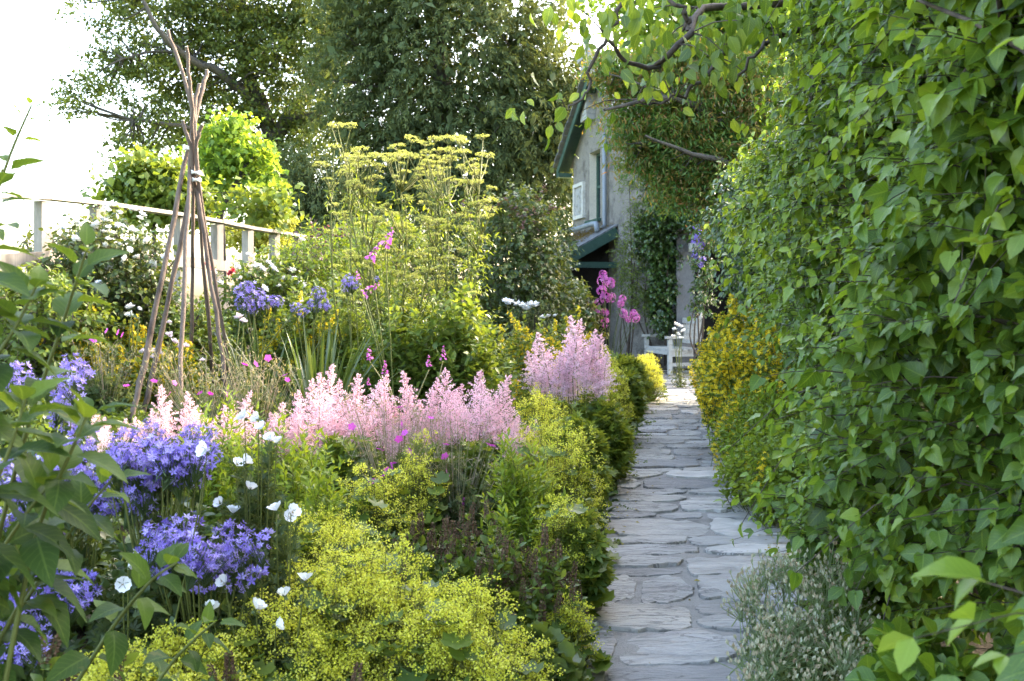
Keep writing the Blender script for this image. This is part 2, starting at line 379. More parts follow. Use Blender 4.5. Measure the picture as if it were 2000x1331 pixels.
while v < 18.9:
    dv = U(.16, .36) if U(0, 1) < .6 else U(.36, .48)
    cuts = [-.06]
    while cuts[-1] < .90:
        wdt = U(.36, .70) if U(0, 1) < .72 else U(.2, .36)
        if 1.03-(cuts[-1]+wdt) < .22: cuts.append(1.04); break
        cuts.append(cuts[-1]+wdt)
    sk = R.normal(0, .05)
    for a_, b_ in zip(cuts[:-1], cuts[1:]):
        g = U(.004, .018); seed += 1; o0 = U(-.02, .02)
        if dv > .30 and b_-a_ < .6 and U(0, 1) < .35:
            m_ = v+dv*U(.4, .6)
            flag(mb, a_+g, b_-g, v+g*.6, m_-g*.5, seed, sk, -sk, U(0, 1)); seed += 1
            flag(mb, a_+g, b_-g, m_+g*.5, v+dv-g*.6, seed, sk, -sk, U(0, 1))
        else:
            flag(mb, a_+g, b_-g, v+g*.6+o0, v+dv-g*.6+o0, seed, sk*2, -sk*2, U(0, 1))
    v += dv
# the pale smooth slab at the far end
box(mb, (XL(19.3)+.45, 19.35, .02), (1.0, .8, .05), rotz(-.1), 0, 1.0)
tag(mb.build('path', [M_slate, M_mortar], smooth=False), kind='structure')

# ------------------------------------------------------------------ cottage
M_cast = rough_mat('roughcast', (0.12, 0.108, 0.092), (0.26, 0.238, 0.205), 3.0, .95, 1.0, .08, fine=30)
M_green = rough_mat('green_paint', (0.020, 0.048, 0.036), (0.036, 0.075, 0.055), 5, .5, .15, .004)
M_dark = rough_mat('porch_gloom', (0.015, 0.014, 0.012), (0.025, 0.022, 0.02), 5, .9)  # near-black base colour stands in for the shade inside the porches
M_rslate = rough_mat('roof_slate', (0.075, 0.08, 0.085), (0.15, 0.15, 0.15), 6, .75, .5, .01)
M_stone = rough_mat('chimney_stone', (0.17, 0.17, 0.165), (0.30, 0.295, 0.28), 7, .85, .6, .02)
M_cream = rough_mat('cream_reveal', (0.42, 0.38, 0.30), (0.52, 0.47, 0.38), 4, .8, .2, .005)
M_timber = rough_mat('orange_lit_timber', (0.28, 0.15, 0.06), (0.40, 0.22, 0.09), 4, .7, .3, .005, stretch=(1, 1, 6))  # orange base colour carries the warm light on the rafter
M_pipe = rough_mat('grey_pipe', (0.15, 0.17, 0.19), (0.20, 0.22, 0.24), 5, .5, .1, .003)
M_moss = rough_mat('moss', (0.07, 0.075, 0.025), (0.14, 0.10, 0.04), 12, .95, 1.0, .03)
M_slab = rough_mat('porch_slate', (0.085, 0.083, 0.088), (0.15, 0.145, 0.145), 3, .8, .6, .015, stretch=(1, 1, .4))
M_white = rough_mat('old_white_paint', (0.30, 0.28, 0.24), (0.46, 0.44, 0.39), 9, .7, .3, .004)
def glass():
    m, nt, N, L, B, O = newmat('window_glass'); B.inputs['Base Color'].default_value = (.02, .025, .03, 1); B.inputs['Roughness'].default_value = .05; B.inputs['Specular IOR Level'].default_value = .9; return m
M_glass = glass()
A0 = np.array([1.45, 23.5, 0]); hu = np.array([.2150, -.9766, 0]); hn = np.array([-.9766, -.2150, 0]); ROT = np.stack([hu, -hn, [0, 0, 1]], 1)
def hp(s, o, h): return A0+s*hu+o*hn+np.array([0, 0, h])
house = thing('cottage', 'grey roughcast cottage with green bargeboards and climbing plants at the end of the path', 'cottage', (3.5, 21.5, .18))
LN, EV, AP = 4.6, 4.75, 6.30
mb = MB()
def quad(pts, mat=0, tone=.5): mb.add(np.array(pts), np.array([[0, 1, 2, 3]]), np.full((4, 3), tone), mat)
W0, W1, H0, H1 = 1.3, 2.1, 3.15, 4.66
rc = .55
quad([hp(0, 0, 0), hp(W0, 0, 0), hp(W0, 0, EV), hp(0, 0, EV)]); quad([hp(W1, 0, 0), hp(LN-rc, 0, 0), hp(LN-rc, 0, EV), hp(W1, 0, EV)])
quad([hp(W0, 0, 0), hp(W1, 0, 0), hp(W1, 0, H0), hp(W0, 0, H0)]); quad([hp(W0, 0, H1), hp(W1, 0, H1), hp(W1, 0, EV), hp(W0, 0, EV)])
mb.add([hp(0, 0, EV), hp(LN, 0, EV), hp(LN/2, 0, AP)], np.array([[0, 1, 2]]))
for a_, b_ in zip(np.linspace(0, 1.5708, 9)[:-1], np.linspace(0, 1.5708, 9)[1:]):     # the rounded corner
    p = [hp(LN-rc+rc*math.sin(q), -rc+rc*math.cos(q), 0) for q in (a_, b_)]; up = np.array([0, 0, EV]); quad([p[0], p[1], p[1]+up, p[0]+up])
quad([hp(LN, -rc, 0), hp(LN, -8, 0), hp(LN, -8, EV), hp(LN, -rc, EV)]); quad([hp(0, 0, 0), hp(0, -8, 0), hp(0, -8, EV), hp(0, 0, EV)])
quad([hp(0, -8, 0), hp(LN, -8, 0), hp(LN, -8, EV), hp(0, -8, EV)])
mb.build('wall', M_cast, house, smooth=False)
mb = MB(); dp = .24
quad([hp(W0, 0, H0), hp(W0, -dp, H0), hp(W0, -dp, H1), hp(W0, 0, H1)]); quad([hp(W1, 0, H0), hp(W1, -dp, H0), hp(W1, -dp, H1), hp(W1, 0, H1)])
quad([hp(W0, 0, H1), hp(W1, 0, H1), hp(W1, -dp, H1), hp(W0, -dp, H1)]); quad([hp(W0, 0, H0), hp(W1, 0, H0), hp(W1, -dp, H0), hp(W0, -dp, H0)])
win = mb.build('window', M_cream, house, smooth=False)
mb = MB(); q = (W0+W1)/2; qh = (H0+H1)/2
for s_ in (W0+.04, q, W1-.04): box(mb, hp(s_, -.19, qh), (.07, .06, H1-H0-.02), ROT)
for h_ in (H0+.04, qh, H1-.04): box(mb, hp(q, -.192, h_), (W1-W0-.03, .05, .06), ROT)
box(mb, hp(q, .03, H0-.03), (W1-W0+.16, .12, .06), ROT)
f_ = mb.build('frame', M_green, house, smooth=False); f_.parent = win; f_.location = win.location*0
mb = MB(); quad([hp(W0+.02, -.20, H0), hp(W1-.02, -.20, H0), hp(W1-.02, -.20, H1), hp(W0+.02, -.20, H1)])
g_ = mb.build('pane', M_glass, house, smooth=False); g_.parent = win; g_.location = (0, 0, 0)
mb = MB()   # carved plaque with white frame
for (s0, s1, h0, h1) in ((.16, .98, 3.26, 3.34), (.16, .98, 4.0, 4.08), (.16, .25, 3.34, 4.0), (.89, .98, 3.34, 4.0)):
    box(mb, hp((s0+s1)/2, .03, (h0+h1)/2), (s1-s0, .07, h1-h0), ROT)
pl = mb.build('plaque', M_white, house, smooth=False)
mb = MB(); box(mb, hp(.57, .012, 3.67), (.64, .03, .66), ROT)
for k in range(7): box(mb, hp(.57+.2*math.sin(k*2.4), .03, 3.44+k*.075), (.22, .02, .04), ROT)
p_ = mb.build('plaque_panel', M_stone, house, smooth=False); p_.parent = pl; p_.location = (0, 0, 0)
mb = MB(); tube(mb, [hp(2.65, .08, 4.9), hp(2.65, .08, 3.2), hp(2.68, .08, 2.95), hp(2.55, .2, 2.85)], .045, 8); tube(mb, [hp(.2, .35, 2.98), hp(1.6, .33, 2.97), hp(2.5, .32, 2.99), hp(2.9, .34, 2.97), hp(2.97, .34, 2.8)], .055, 8)
mb.build('drainpipe', M_pipe, house)
# main roof in overlapping slate courses, oversailing the gable
mb = MB()
for side in (0, 1):
    s_e = -.38 if side == 0 else LN+.38; slope = (AP-EV)/(LN/2); h_e = EV-.38*slope+.06
    nC = 15; L_ = math.hypot(LN/2+.38, (LN/2+.38)*slope); an = math.atan(slope)*(1 if side == 0 else -1)
    ax = nrm(np.array([math.cos(an), 0, math.sin(an)]))
    for k in range(nC):
        t = (k+.5)/nC; s_ = s_e+(LN/2-s_e)*t; h_ = h_e+(AP+.06-h_e)*t
        dr = (hu*math.cos(an)+np.array([0, 0, math.sin(an)])); nm = np.cross(dr, -hn) if side == 0 else np.cross(dr, -hn)
        RR = np.stack([dr, -hn, np.cross(dr, -hn)], 1); tl = .05*(1 if side == 0 else -1)
        RT = RR@np.array([[math.cos(tl), 0, math.sin(tl)], [0, 1, 0], [-math.sin(tl), 0, math.cos(tl)]])
        box(mb, hp(s_, -3.8+U(-.015, .015), h_+.02), (L_/nC*1.25, 8.4, .025), RT, 0, U(.2, .8))
roof = mb.build('roof', M_rslate, house, smooth=False)
mb = MB()
for side in (0, 1):
    s0, s1 = (-.40, LN/2) if side == 0 else (LN+.40, LN/2); slope = (AP-EV)/(LN/2); h0 = EV-.40*slope; h1 = AP
    for (o0, o1, d0, d1) in ((.27, .31, -.17, .015), (-.0, .27, -.012, .012)):
        pts = [hp(s0, o0, h0+d0), hp(s1, o0, h1+d0), hp(s1, o0, h1+d1), hp(s0, o0, h0+d1), hp(s0, o1, h0+d0), hp(s1, o1, h1+d0), hp(s1, o1, h1+d1), hp(s0, o1, h0+d1)]
        mb.add(pts, np.array([[0, 1, 2, 3], [4, 5, 6, 7], [0, 1, 5, 4], [3, 2, 6, 7], [0, 3, 7, 4], [1, 2, 6, 5]]))
    box(mb, hp(s0+(.12 if side == 0 else -.12), .145, h0-.12), (.2, .33, .1), ROT)
mb.build('bargeboard', M_green, house, smooth=False)
# chimney of coursed stone with cap and ball
mb = MB(); c0 = hp(1.5, -.05, 0)
h_ = 5.35; k = 0
while h_ < 6.62:
    t = (h_-5.35)/1.3; wd = .50+.0*t; box(mb, c0+[U(-.008, .008), U(-.008, .008), h_+.06], (wd, wd, .118), rotz(.2), 0, U(.2, .9)); h_ += .125; k += 1
ch = mb.build('chimney', M_stone, house, smooth=False)
mb = MB(); box(mb, c0+[0, 0, 6.74], (.62, .62, .13), rotz(.2))
cp = mb.build('chimney_cap', M_stone, house, smooth=False); cp.parent = ch; cp.location = (0, 0, 0)
mb = MB(); th = np.linspace(0, math.pi, 11); P = [c0+[-.1, 0, 6.79+.125-.125*math.cos(q)] for q in th]; tube(mb, P, np.maximum(.125*np.sin(th), .004), 14)
bl = mb.build('ball_finial', M_stone, house); bl.parent = ch; bl.location = (0, 0, 0)
# lean-to porch on the gable side
mb = MB(); PS, PO, PH0, PH1 = 3.25, 1.05, 2.26, 2.86
an = math.atan2(PH1-PH0, PO); dr = -hn*math.cos(an)+np.array([0, 0, math.sin(an)]); RR = np.stack([hu, dr, np.cross(hu, dr)], 1)
for k in range(7):
    t = (k+.5)/7; box(mb, hp(PS/2-.1+.1, PO*(1-t)*1.02, PH0+.06+(PH1-PH0)*t), (PS+.12, .26, .03), RR, 0, U(.2, .8))
mb.build('porch_roof', M_rslate, house, smooth=False)
mb = MB()
def beam(a, b, wd, hh, mat=0):
    a, b = np.array(a), np.array(b); d = b-a; L_ = np.linalg.norm(d); y = d/L_; x = nrm(np.cross(y, [0, 0, 1])); z = np.cross(x, y)
    box(mb, (a+b)/2, (wd, L_, hh), np.stack([x, y, z], 1), mat)
beam(hp(PS+.06, PO+.05, PH0-.08), hp(PS+.06, .02, PH1-.08), .05, .20)
beam(hp(PS, PO, PH0-.16), hp(PS, .02, PH0-.16), .10, .12); beam(hp(PS-.05, PO-.05, PH0-.12), hp(.2, PO-.05, PH0-.12), .08, .1)
for s_ in (PS, 1.7, .3): beam(hp(s_, PO-.06, 0), hp(s_, PO-.06, PH0-.2), .09, .09)
mb.build('porch_frame', M_green, house, smooth=False)
mb = MB(); beam(hp(PS-.02, PO-.25, PH0+.06), hp(PS-.02, .03, PH1-.16), .05, .10); mb.build('rafter', M_timber, house, smooth=False)
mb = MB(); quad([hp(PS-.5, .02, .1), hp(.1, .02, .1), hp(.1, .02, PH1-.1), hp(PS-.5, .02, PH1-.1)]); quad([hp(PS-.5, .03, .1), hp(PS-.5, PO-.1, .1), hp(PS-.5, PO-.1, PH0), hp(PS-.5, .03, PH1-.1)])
mb.build('porch_shade_sheet', M_dark, house, smooth=False)  # dark sheets put in as the shade of the lean-to's interior
mb = MB(); n = 900; t = U(0, 1, n)**.7; s_ = U(-.1, PS-.2, n); keep = np.sin(s_*4)+np.sin(s_*9+t*5)+U(-1, 1.5, n) > -.2
Pm = np.array([hp(a, PO*(1-b)*1.02, PH0+.09+(PH1-PH0)*b) for a, b in zip(s_[keep], t[keep])])
n = len(Pm); twigs(mb, None, Pm, np.tile([0, 0, 1.0], (n, 1))+R.normal(0, .5, (n, 3)), U(.04, .14, n), 3, DIAN, .06, spread=1.0, tone=.5)
M_mossl = leaf_mat('moss_leaf', (0.06, 0.05, 0.02), (0.12, 0.09, 0.035), (0.16, 0.15, 0.05), .2, .9, .1)
o = mb.build('moss', M_mossl, house)
# slate porch of great upright slabs round the front door
mb = MB(); box(mb, (3.22, 18.75, 1.36), (.33, .95, 2.46), rotz(-.06)); mb.build('porch_slab', M_slab, house, smooth=False)
mb = MB(); box(mb, (4.35, 18.95, 1.36), (.12, .95, 2.46), rotz(-.2)); mb.build('porch_slab', M_slab, house, smooth=False)
mb = MB(); quad([(3.3, 19.17, .1), (4.4, 19.40, .1), (4.4, 19.40, 2.4), (3.3, 19.17, 2.4)]); mb.build('door', M_dark, house, smooth=False)  # flat doorway sheet with its shade put into the near-black colour
mb = MB()
for sg in (0, 1):
    x0, x1 = (3.0, 3.8) if sg == 0 else (4.6, 3.8); p = np.array([[x0, 18.2, 2.58], [x1, 18.2, 3.15], [x1, 19.3, 3.15], [x0, 19.3, 2.58]]); mb.add(np.concatenate([p, p+[0, 0, .07]]), np.array([[0, 1, 2, 3], [4, 5, 6, 7], [0, 1, 5, 4], [1, 2, 6, 5], [2, 3, 7, 6], [3, 0, 4, 7]]))
mb.build('porch_gable', M_slab, house, smooth=False)
mb = MB(); tube(mb, [(3.44, 18.15, .1), (3.44, 18.16, 2.2)], .035, 8); box(mb, (3.36, 18.12, 2.34), (.25, .2, .16), rotz(.2)); mb.build('trellis_post', M_white, house)

# ------------------------------------------------------------------ bench
M_bench = rough_mat('weathered_oak', (0.27, 0.25, 0.22), (0.40, 0.38, 0.34), 6, .85, .5, .006, stretch=(1, 1, 4), fine=50)
bb = at(1330, 690, 17.6); bb[2] = .08
bench = thing('garden_bench', 'weathered grey wooden bench at the far end of the slate path', 'bench', bb)
bR = rotz(.22); bl_ = lambda x, y, z: np.array(bb)+bR@np.array([x, y, z])
def bbox(name, parts):
    mb = MB()
    for (c, s_) in parts: box(mb, bl_(*c), s_, bR)
    return mb.build(name, M_bench, bench, smooth=False)
bbox('seat', [((-.22+.12*k, .45, .43), (.10, 1.25, .035)) for k in range(5)])
bbox('seat_rail', [((-.27, .45, .375), (.05, 1.2, .07))]); bbox('stretcher', [((0, -.13, .17), (.46, .05, .06))])
for y in (-.13, 1.03):
    bbox('leg', [((-.26, y, .31), (.07, .07, .62))]); bbox('leg', [((.30, y, .49), (.075, .07, .98))]); bbox('armrest', [((0, y, .645), (.68, .1, .045))])
bbox('backrest', [((.31, .45, .93), (.05, 1.1, .1)), ((.31, .45, .55), (.05, 1.1, .06))]+[((.31, -.05+.125*k, .73), (.03, .05, .32)) for k in range(9)])
bbox('side_panel', [((.0, -.13, .36), (.5, .045, .10))])

# ------------------------------------------------------------------ fence on the rise to the left
M_fence = rough_mat('silvered_timber', (0.14, 0.12, 0.095), (0.27, 0.24, 0.20), 5, .85, .5, .006, stretch=(1, 1, .25), fine=45)
posts_px = [(-95, 387, 6.3), (84, 391, 7.2), (190, 402, 8.0), (352, 424, 9.3), (424, 437, 9.9), (484, 449, 10.7), (536, 457, 11.5), (581, 464, 12.3), (622, 471, 13.2)]
tops = [at(*p) for p in posts_px]
fb = tops[4].copy(); fb[2] = gz(fb[0], fb[1])
fence = thing('fence', 'silvered timber post and rail fence behind the flower border', 'fence', fb)
for p in tops:
    mb = MB(); g0 = gz(p[0], p[1])-.1; box(mb, (p[0], p[1], (p[2]+g0)/2-.01), (.09, .085, p[2]-g0), rotz(-.5)); mb.build('post', M_fence, fence, smooth=False)
def rail(name, off, hh, wd, dz):
    global mb
    mb = MB()
    for a, b in zip(tops[:-1], tops[1:]): 
        o_ = np.array([0, 0, off]); beam(a+o_+[dz, 0, 0], b+o_+[dz, 0, 0], wd, hh)
    return mb.build(name, M_fence, fence, smooth=False)
rail('top_rail', .02, .032, .13, 0.0); rail('middle_rail', -.42, .10, .035, .055); rail('lower_rail', -.82, .10, .035, .055)

# ------------------------------------------------------------------ bean pole tepee
M_pole = rough_mat('hazel_bark', (0.035, 0.024, 0.018), (0.13, 0.095, 0.072), 10, .85, .8, .008, stretch=(1, 1, .35), fine=70)
M_cut = rough_mat('cut_wood', (0.45, 0.38, 0.28), (0.6, 0.52, 0.4), 20, .8)
M_tie = rough_mat('pale_tie', (0.5, 0.47, 0.40), (0.68, 0.64, 0.56), 30, .7, .4, .003)
TD = 6.4; tb = at(362, 740, TD); tb[2] = gz(tb[0], tb[1])
tepee = thing('bean_pole_tepee', 'tall tepee of rough hazel bean poles bound with pale ties', 'plant support', tb)
def tpole(foot, mid, top, d0, d1, r0=.026, r1=.019):
    P = np.array([at(foot[0], foot[1], d0), at(mid[0], mid[1], TD+(d1-TD)*.15), at(top[0], top[1], d1)])
    low = P[0]+(P[0]-P[1])*.38; low[2] = max(low[2], gz(low[0], low[1])-.05)
    C = curve([low, P[0], P[1], P[2]], 26); C[1:-1] += R.normal(0, .0035, (24, 3)); rr = np.linspace(r0, r1, 26)*(1+R.normal(0, .05, 26))
    rr = rr*.64; mb = MB(); tube(mb, C, rr, 9, lump=.06, cap=False)
    for e in (0, -1):
        n_ = nrm(C[e]-C[1 if e == 0 else -2]); tube(mb, [C[e]-n_*.001, C[e]+n_*.004], [rr[e], rr[e]*.8], 9, 1)
    mb.build('pole', [M_pole, M_cut], tepee)
tpole((277, 735), (366, 300), (404, 138), 5.95, 6.75, .031, .020)
tpole((296, 735), (380, 292), (328, 60), 6.2, 6.5, .030, .017)
tpole((352, 735), (372, 290), (389, 165), 5.8, 6.6, .024, .018)
tpole((375, 700), (377, 292), (364, 92), 6.9, 6.2, .022, .017)
tpole((413, 700), (379, 340), (357, 236), 7.0, 6.3, .022, .018)
tpole((437, 720), (383, 350), (374, 180), 6.2, 6.6, .024, .018)
tpole((446, 705), (386, 340), (395, 244), 6.75, 6.3, .023, .018)
def tie(px, py, d, wd, hh, tiltx):
    c = at(px, py, d); mb = MB(); a = np.linspace(0, 2*math.pi, 21)
    for k in range(4):
        z = hh*(k/3-.5); P = np.stack([c[0]+wd*np.cos(a), c[1]+wd*.9*np.sin(a), c[2]+z+tiltx*np.cos(a)+.004*np.sin(a*3+k)], -1); tube(mb, P, .005, 6, cap=False)
    mb.build('tie', M_tie, tepee)
tie(372, 291, TD, .044, .022, -.006); tie(383, 338, TD-.02, .030, .012, -.003); tie(384, 352, TD-.03, .026, .012, 0)
# ------------------------------------------------------------------ plant materials
G = leaf_mat
L_oak = G('oak_leaf', (0.030, 0.055, 0.02), (0.058, 0.10, 0.03), (0.12, 0.165, 0.04), .35, .5, .35)
L_yew = G('yew_leaf', (0.032, 0.058, 0.036), (0.062, 0.098, 0.058), (0.115, 0.15, 0.075), .2, .7, .12)
L_lime = G('young_leaf', (0.07, 0.13, 0.02), (0.13, 0.20, 0.03), (0.21, 0.28, 0.04), .45, .5, .3, tint=(.92, 1, .9))
L_gold = G('golden_leaf', (0.16, 0.15, 0.03), (0.30, 0.26, 0.05), (0.42, 0.38, 0.08), .4, .5, .3, tint=(.9, 1, 1), warm=.85)
L_maple = G('maple_leaf', (0.035, 0.085, 0.022), (0.070, 0.135, 0.032), (0.24, 0.12, 0.06), .42, .5, .3, tint=(1.05, 1.05, .85), warm=.9)
L_lilac = G('lilac_leaf', (0.034, 0.080, 0.020), (0.070, 0.150, 0.028), (0.15, 0.25, 0.04), .42, .36, .4, veins=True)
L_mid = G('shrub_leaf', (0.032, 0.075, 0.018), (0.066, 0.138, 0.026), (0.145, 0.235, 0.04), .42, .38, .4)
L_gloss = G('glossy_leaf', (0.018, 0.045, 0.018), (0.032, 0.075, 0.024), (0.06, 0.115, 0.03), .22, .28, .6)
L_lance = G('tall_leaf', (0.018, 0.042, 0.018), (0.034, 0.074, 0.024), (0.085, 0.15, 0.035), .38, .55, .14, veins=True, back=.05)
L_bed = G('border_leaf', (0.036, 0.076, 0.020), (0.075, 0.135, 0.028), (0.145, 0.21, 0.042), .35, .45, .4)
L_bright = G('feathery_leaf', (0.055, 0.115, 0.016), (0.105, 0.185, 0.022), (0.18, 0.26, 0.035), .4, .5, .35)
L_cool = G('cool_leaf', (0.028, 0.055, 0.028), (0.055, 0.095, 0.045), (0.11, 0.155, 0.075), .3, .5, .4)
L_dark = G('deep_leaf', (0.022, 0.048, 0.018), (0.044, 0.086, 0.026), (0.09, 0.14, 0.04), .28, .42, .45)
L_grey = G('downy_leaf', (0.095, 0.15, 0.06), (0.165, 0.225, 0.10), (0.29, 0.34, 0.20), .25, .7, .2, tint=(1, 1, .9))
L_dry = G('dry_stalk', (0.13, 0.15, 0.06), (0.27, 0.26, 0.14), (0.42, 0.33, 0.27), .2, .8, .1, tint=(1, 1, 1))
L_rose = G('rose_leaf', (0.028, 0.058, 0.022), (0.055, 0.095, 0.035), (0.12, 0.15, 0.055), .3, .4, .45)
L_red = G('red_leaf', (0.06, 0.025, 0.025), (0.10, 0.042, 0.035), (0.14, 0.08, 0.05), .25, .45, .4, tint=(1, 1, 1), warm=.7)
L_stem = G('green_stem', (0.05, 0.075, 0.025), (0.09, 0.12, 0.04), (0.15, 0.17, 0.07), .1, .6, .3)
L_strap = G('strap_leaf', (0.022, 0.048, 0.024), (0.038, 0.075, 0.032), (0.075, 0.115, 0.05), .25, .4, .5)
M_twig = rough_mat('dark_twig', (0.035, 0.026, 0.02), (0.085, 0.065, 0.05), 20, .85, .4, .003)
M_bark = rough_mat('tree_bark', (0.028, 0.025, 0.02), (0.075, 0.066, 0.055), 4, .95, .9, .03)
P_blue = petal_mat('bellflower_petal', (0.16, 0.105, 0.42), (0.29, 0.215, 0.60), (0.54, 0.47, 0.80))
P_white = petal_mat('white_petal', (0.62, 0.64, 0.58), (0.80, 0.80, 0.78), (0.86, 0.86, 0.86), .25)
P_pink = petal_mat('astilbe_petal', (0.80, 0.49, 0.52), (0.90, 0.58, 0.66), (0.93, 0.76, 0.78), .45)
P_lilac = petal_mat('lilac_plume', (0.78, 0.49, 0.58), (0.88, 0.61, 0.72), (0.92, 0.78, 0.84), .45)
P_mag = petal_mat('magenta_petal', (0.38, 0.02, 0.30), (0.52, 0.05, 0.42), (0.62, 0.16, 0.52), .35)
P_phlox = petal_mat('rose_purple_petal', (0.32, 0.05, 0.26), (0.48, 0.12, 0.42), (0.62, 0.28, 0.56), .35)
P_froth = petal_mat('lady_mantle_flower', (0.51, 0.51, 0.042), (0.75, 0.72, 0.07), (0.85, 0.82, 0.18), .42)
P_yel = petal_mat('yellow_petal', (0.64, 0.42, 0.015), (0.80, 0.58, 0.02), (0.84, 0.70, 0.06), .3)
P_umb = petal_mat('umbel_flower', (0.28, 0.30, 0.06), (0.44, 0.45, 0.09), (0.58, 0.58, 0.16), .3)
P_spike = petal_mat('spent_spike', (0.07, 0.042, 0.025), (0.15, 0.09, 0.05), (0.25, 0.16, 0.10), .1, .8)
P_seed = petal_mat('seed_pod', (0.34, 0.24, 0.14), (0.46, 0.41, 0.26), (0.50, 0.52, 0.36), .15, .8)
P_sweet = petal_mat('sweet_pea_petal', (0.74, 0.56, 0.62), (0.78, 0.68, 0.72), (0.84, 0.8, 0.8), .35)
P_red = petal_mat('rose_red_petal', (0.5, 0.03, 0.06), (0.6, 0.06, 0.10), (0.7, 0.15, 0.18), .3)
UPV = np.array([0, 0, 1.0])

# ------------------------------------------------------------------ trees
def blob_points(blobs, n, D, dz):
    """cluster centres inside ellipsoids given as (px, py, rx, ry[, weight, d]) in the picture at distance D"""
    wts = np.array([b[2]*b[3]*(b[4] if len(b) > 4 else 1) for b in blobs], float); idx = R.choice(len(blobs), n, p=wts/wts.sum())
    q = rdir(n)*(U(0.05, 1, n)**.38)[:, None]; out = np.zeros((n, 3))
    for k in range(n):
        b = blobs[idx[k]]; d = (b[5] if len(b) > 5 else D); c = at(b[0], b[1], d); s = d/F
        out[k] = c+q[k]*[b[2]*s, dz*(b[2]+b[3])/2*s, b[3]*s]
    return out
def leaf_cloud(mb, C, per, rad, size, tm, tone=.45, tvar=.2, flat=.5, outward=None, droop=.4, cvar=.14, width=1.0):
    n = len(C)*per; ct = np.repeat(R.normal(0, cvar, len(C)), per); P = np.repeat(C, per, 0)+R.normal(0, 1, (n, 3))*np.array([1, 1, flat])*rad
    D = R.normal(0, 1, (n, 3)); D[:, 2] -= droop; N = R.normal(0, .55, (n, 3)); N[:, 2] += 1.0
    place(mb, tm, P, D, N, size*U(.65, 1.25, n), np.clip(tone+ct+R.normal(0, tvar, n), 0, 1), width=width)
def branch_to(mb, limbs, C, r0, r1, sag=.0):
    pts = np.concatenate(limbs)
    for c in C:
        dd = np.linalg.norm(pts-c, axis=1)+np.maximum(0, pts[:, 2]-c[2])*.5; k = int(np.argmin(dd)); a = pts[k]; m = (a+c)/2+R.normal(0, .12, 3)*dd[k]*.6; m[2] -= sag*dd[k]
        tube(mb, curve([a, m, c], 6), np.linspace(r0, r1, 6), 5, cap=False)
def tree(name, label, cat, base, limbs, blobs, D, dz, n, per, rad, size, tm, lmat, group=None, tone=.45, flat=.5, droop=.4, twig=None, nb=60, br=.05, cvar=.14, tvar=.2):
    t = thing(name, label, cat, base, group)
    mb = MB(); LP = []
    for (pts, r0, r1) in limbs:
        C = curve([at(*p) if len(p) == 3 else np.array(p[:3]) for p in pts], 18); C[1:-1] += R.normal(0, r0*.12, (16, 3)); tube(mb, C, np.linspace(r0, r1, 18), 9, lump=.05, cap=False); LP.append(C[3:])
    C = blob_points(blobs, n, D, dz)
    branch_to(mb, LP, C[R.choice(n, min(nb, n), replace=False)], br, br*.25)
    mb.build('trunk', M_bark, t)
    ml = MB()
    if twig is None: leaf_cloud(ml, C, per, rad, size, tm, tone, tvar, flat, droop=droop, cvar=cvar)
    else: twig(ml, C)
    ml.build('crown', lmat, t)
    return t
def g0(px, d): p = at(px, HZ, d); return np.array([p[0], d, gz(p[0], d)])
OD = 36
b = g0(545, OD)
tree('oak_tree', 'big dark oak tree with spreading limbs standing against the white sky', 'tree', b,
     [([(548, 620, OD), (545, 420, OD), (535, 300, OD), (560, 230, OD), (640, 130, OD+1), (700, 0, OD+1)], .42, .12),
      ([(540, 310, OD), (505, 190, OD), (470, 100, OD), (480, -60, OD)], .30, .10), ([(515, 220, OD), (440, 150, OD-1), (370, 115, OD-2), (310, 60, OD-3), (270, -20, OD-3)], .20, .05),
      ([(400, 125, OD-1), (320, 100, OD-2), (240, 115, OD-3)], .09, .03), ([(530, 290, OD), (420, 260, OD-2), (310, 240, OD-3), (260, 235, OD-3)], .12, .03), ([(560, 240, OD), (650, 215, OD-1), (720, 190, OD-1)], .18, .06)],
     [(170, 190, 70, 45, .5, 33), (250, 120, 95, 60, .55, 34), (330, 60, 110, 80, .7), (450, 90, 130, 110), (570, 140, 120, 130), (660, 60, 100, 110), (300, 240, 90, 60, .6, 34), (245, 310, 42, 50, .4, 33), (420, 230, 110, 75, .9),
      (230, 10, 80, 60, .4, 34), (520, -10, 200, 90), (620, 260, 80, 80), (520, 330, 90, 60), (430, 300, 90, 50), (350, 160, 70, 60, .7), (120, 20, 60, 40, .08, 33)],
     OD, .9, 1750, 36, .26, .165, DIA, L_oak, flat=.38, nb=330, br=.045, cvar=.24)
YD = 29
def yewtwig(ml, C):
    n = len(C); c = C.mean(0); out = C-c; out[:, 2] *= .3; D = nrm(nrm(out)+R.normal(0, .5, (n, 3))+[0, -.25, -.25])
    twigs(ml, None, C, D, U(.35, .8, n), 7, DIAN, .24, droop=.45, spread=.9, leafdroop=.35, tone=.42, tvar=.15, tipgain=.35, taper=.5)
    leaf_cloud(ml, C[:1800], 6, .35, .30, DIA, .2, .1)
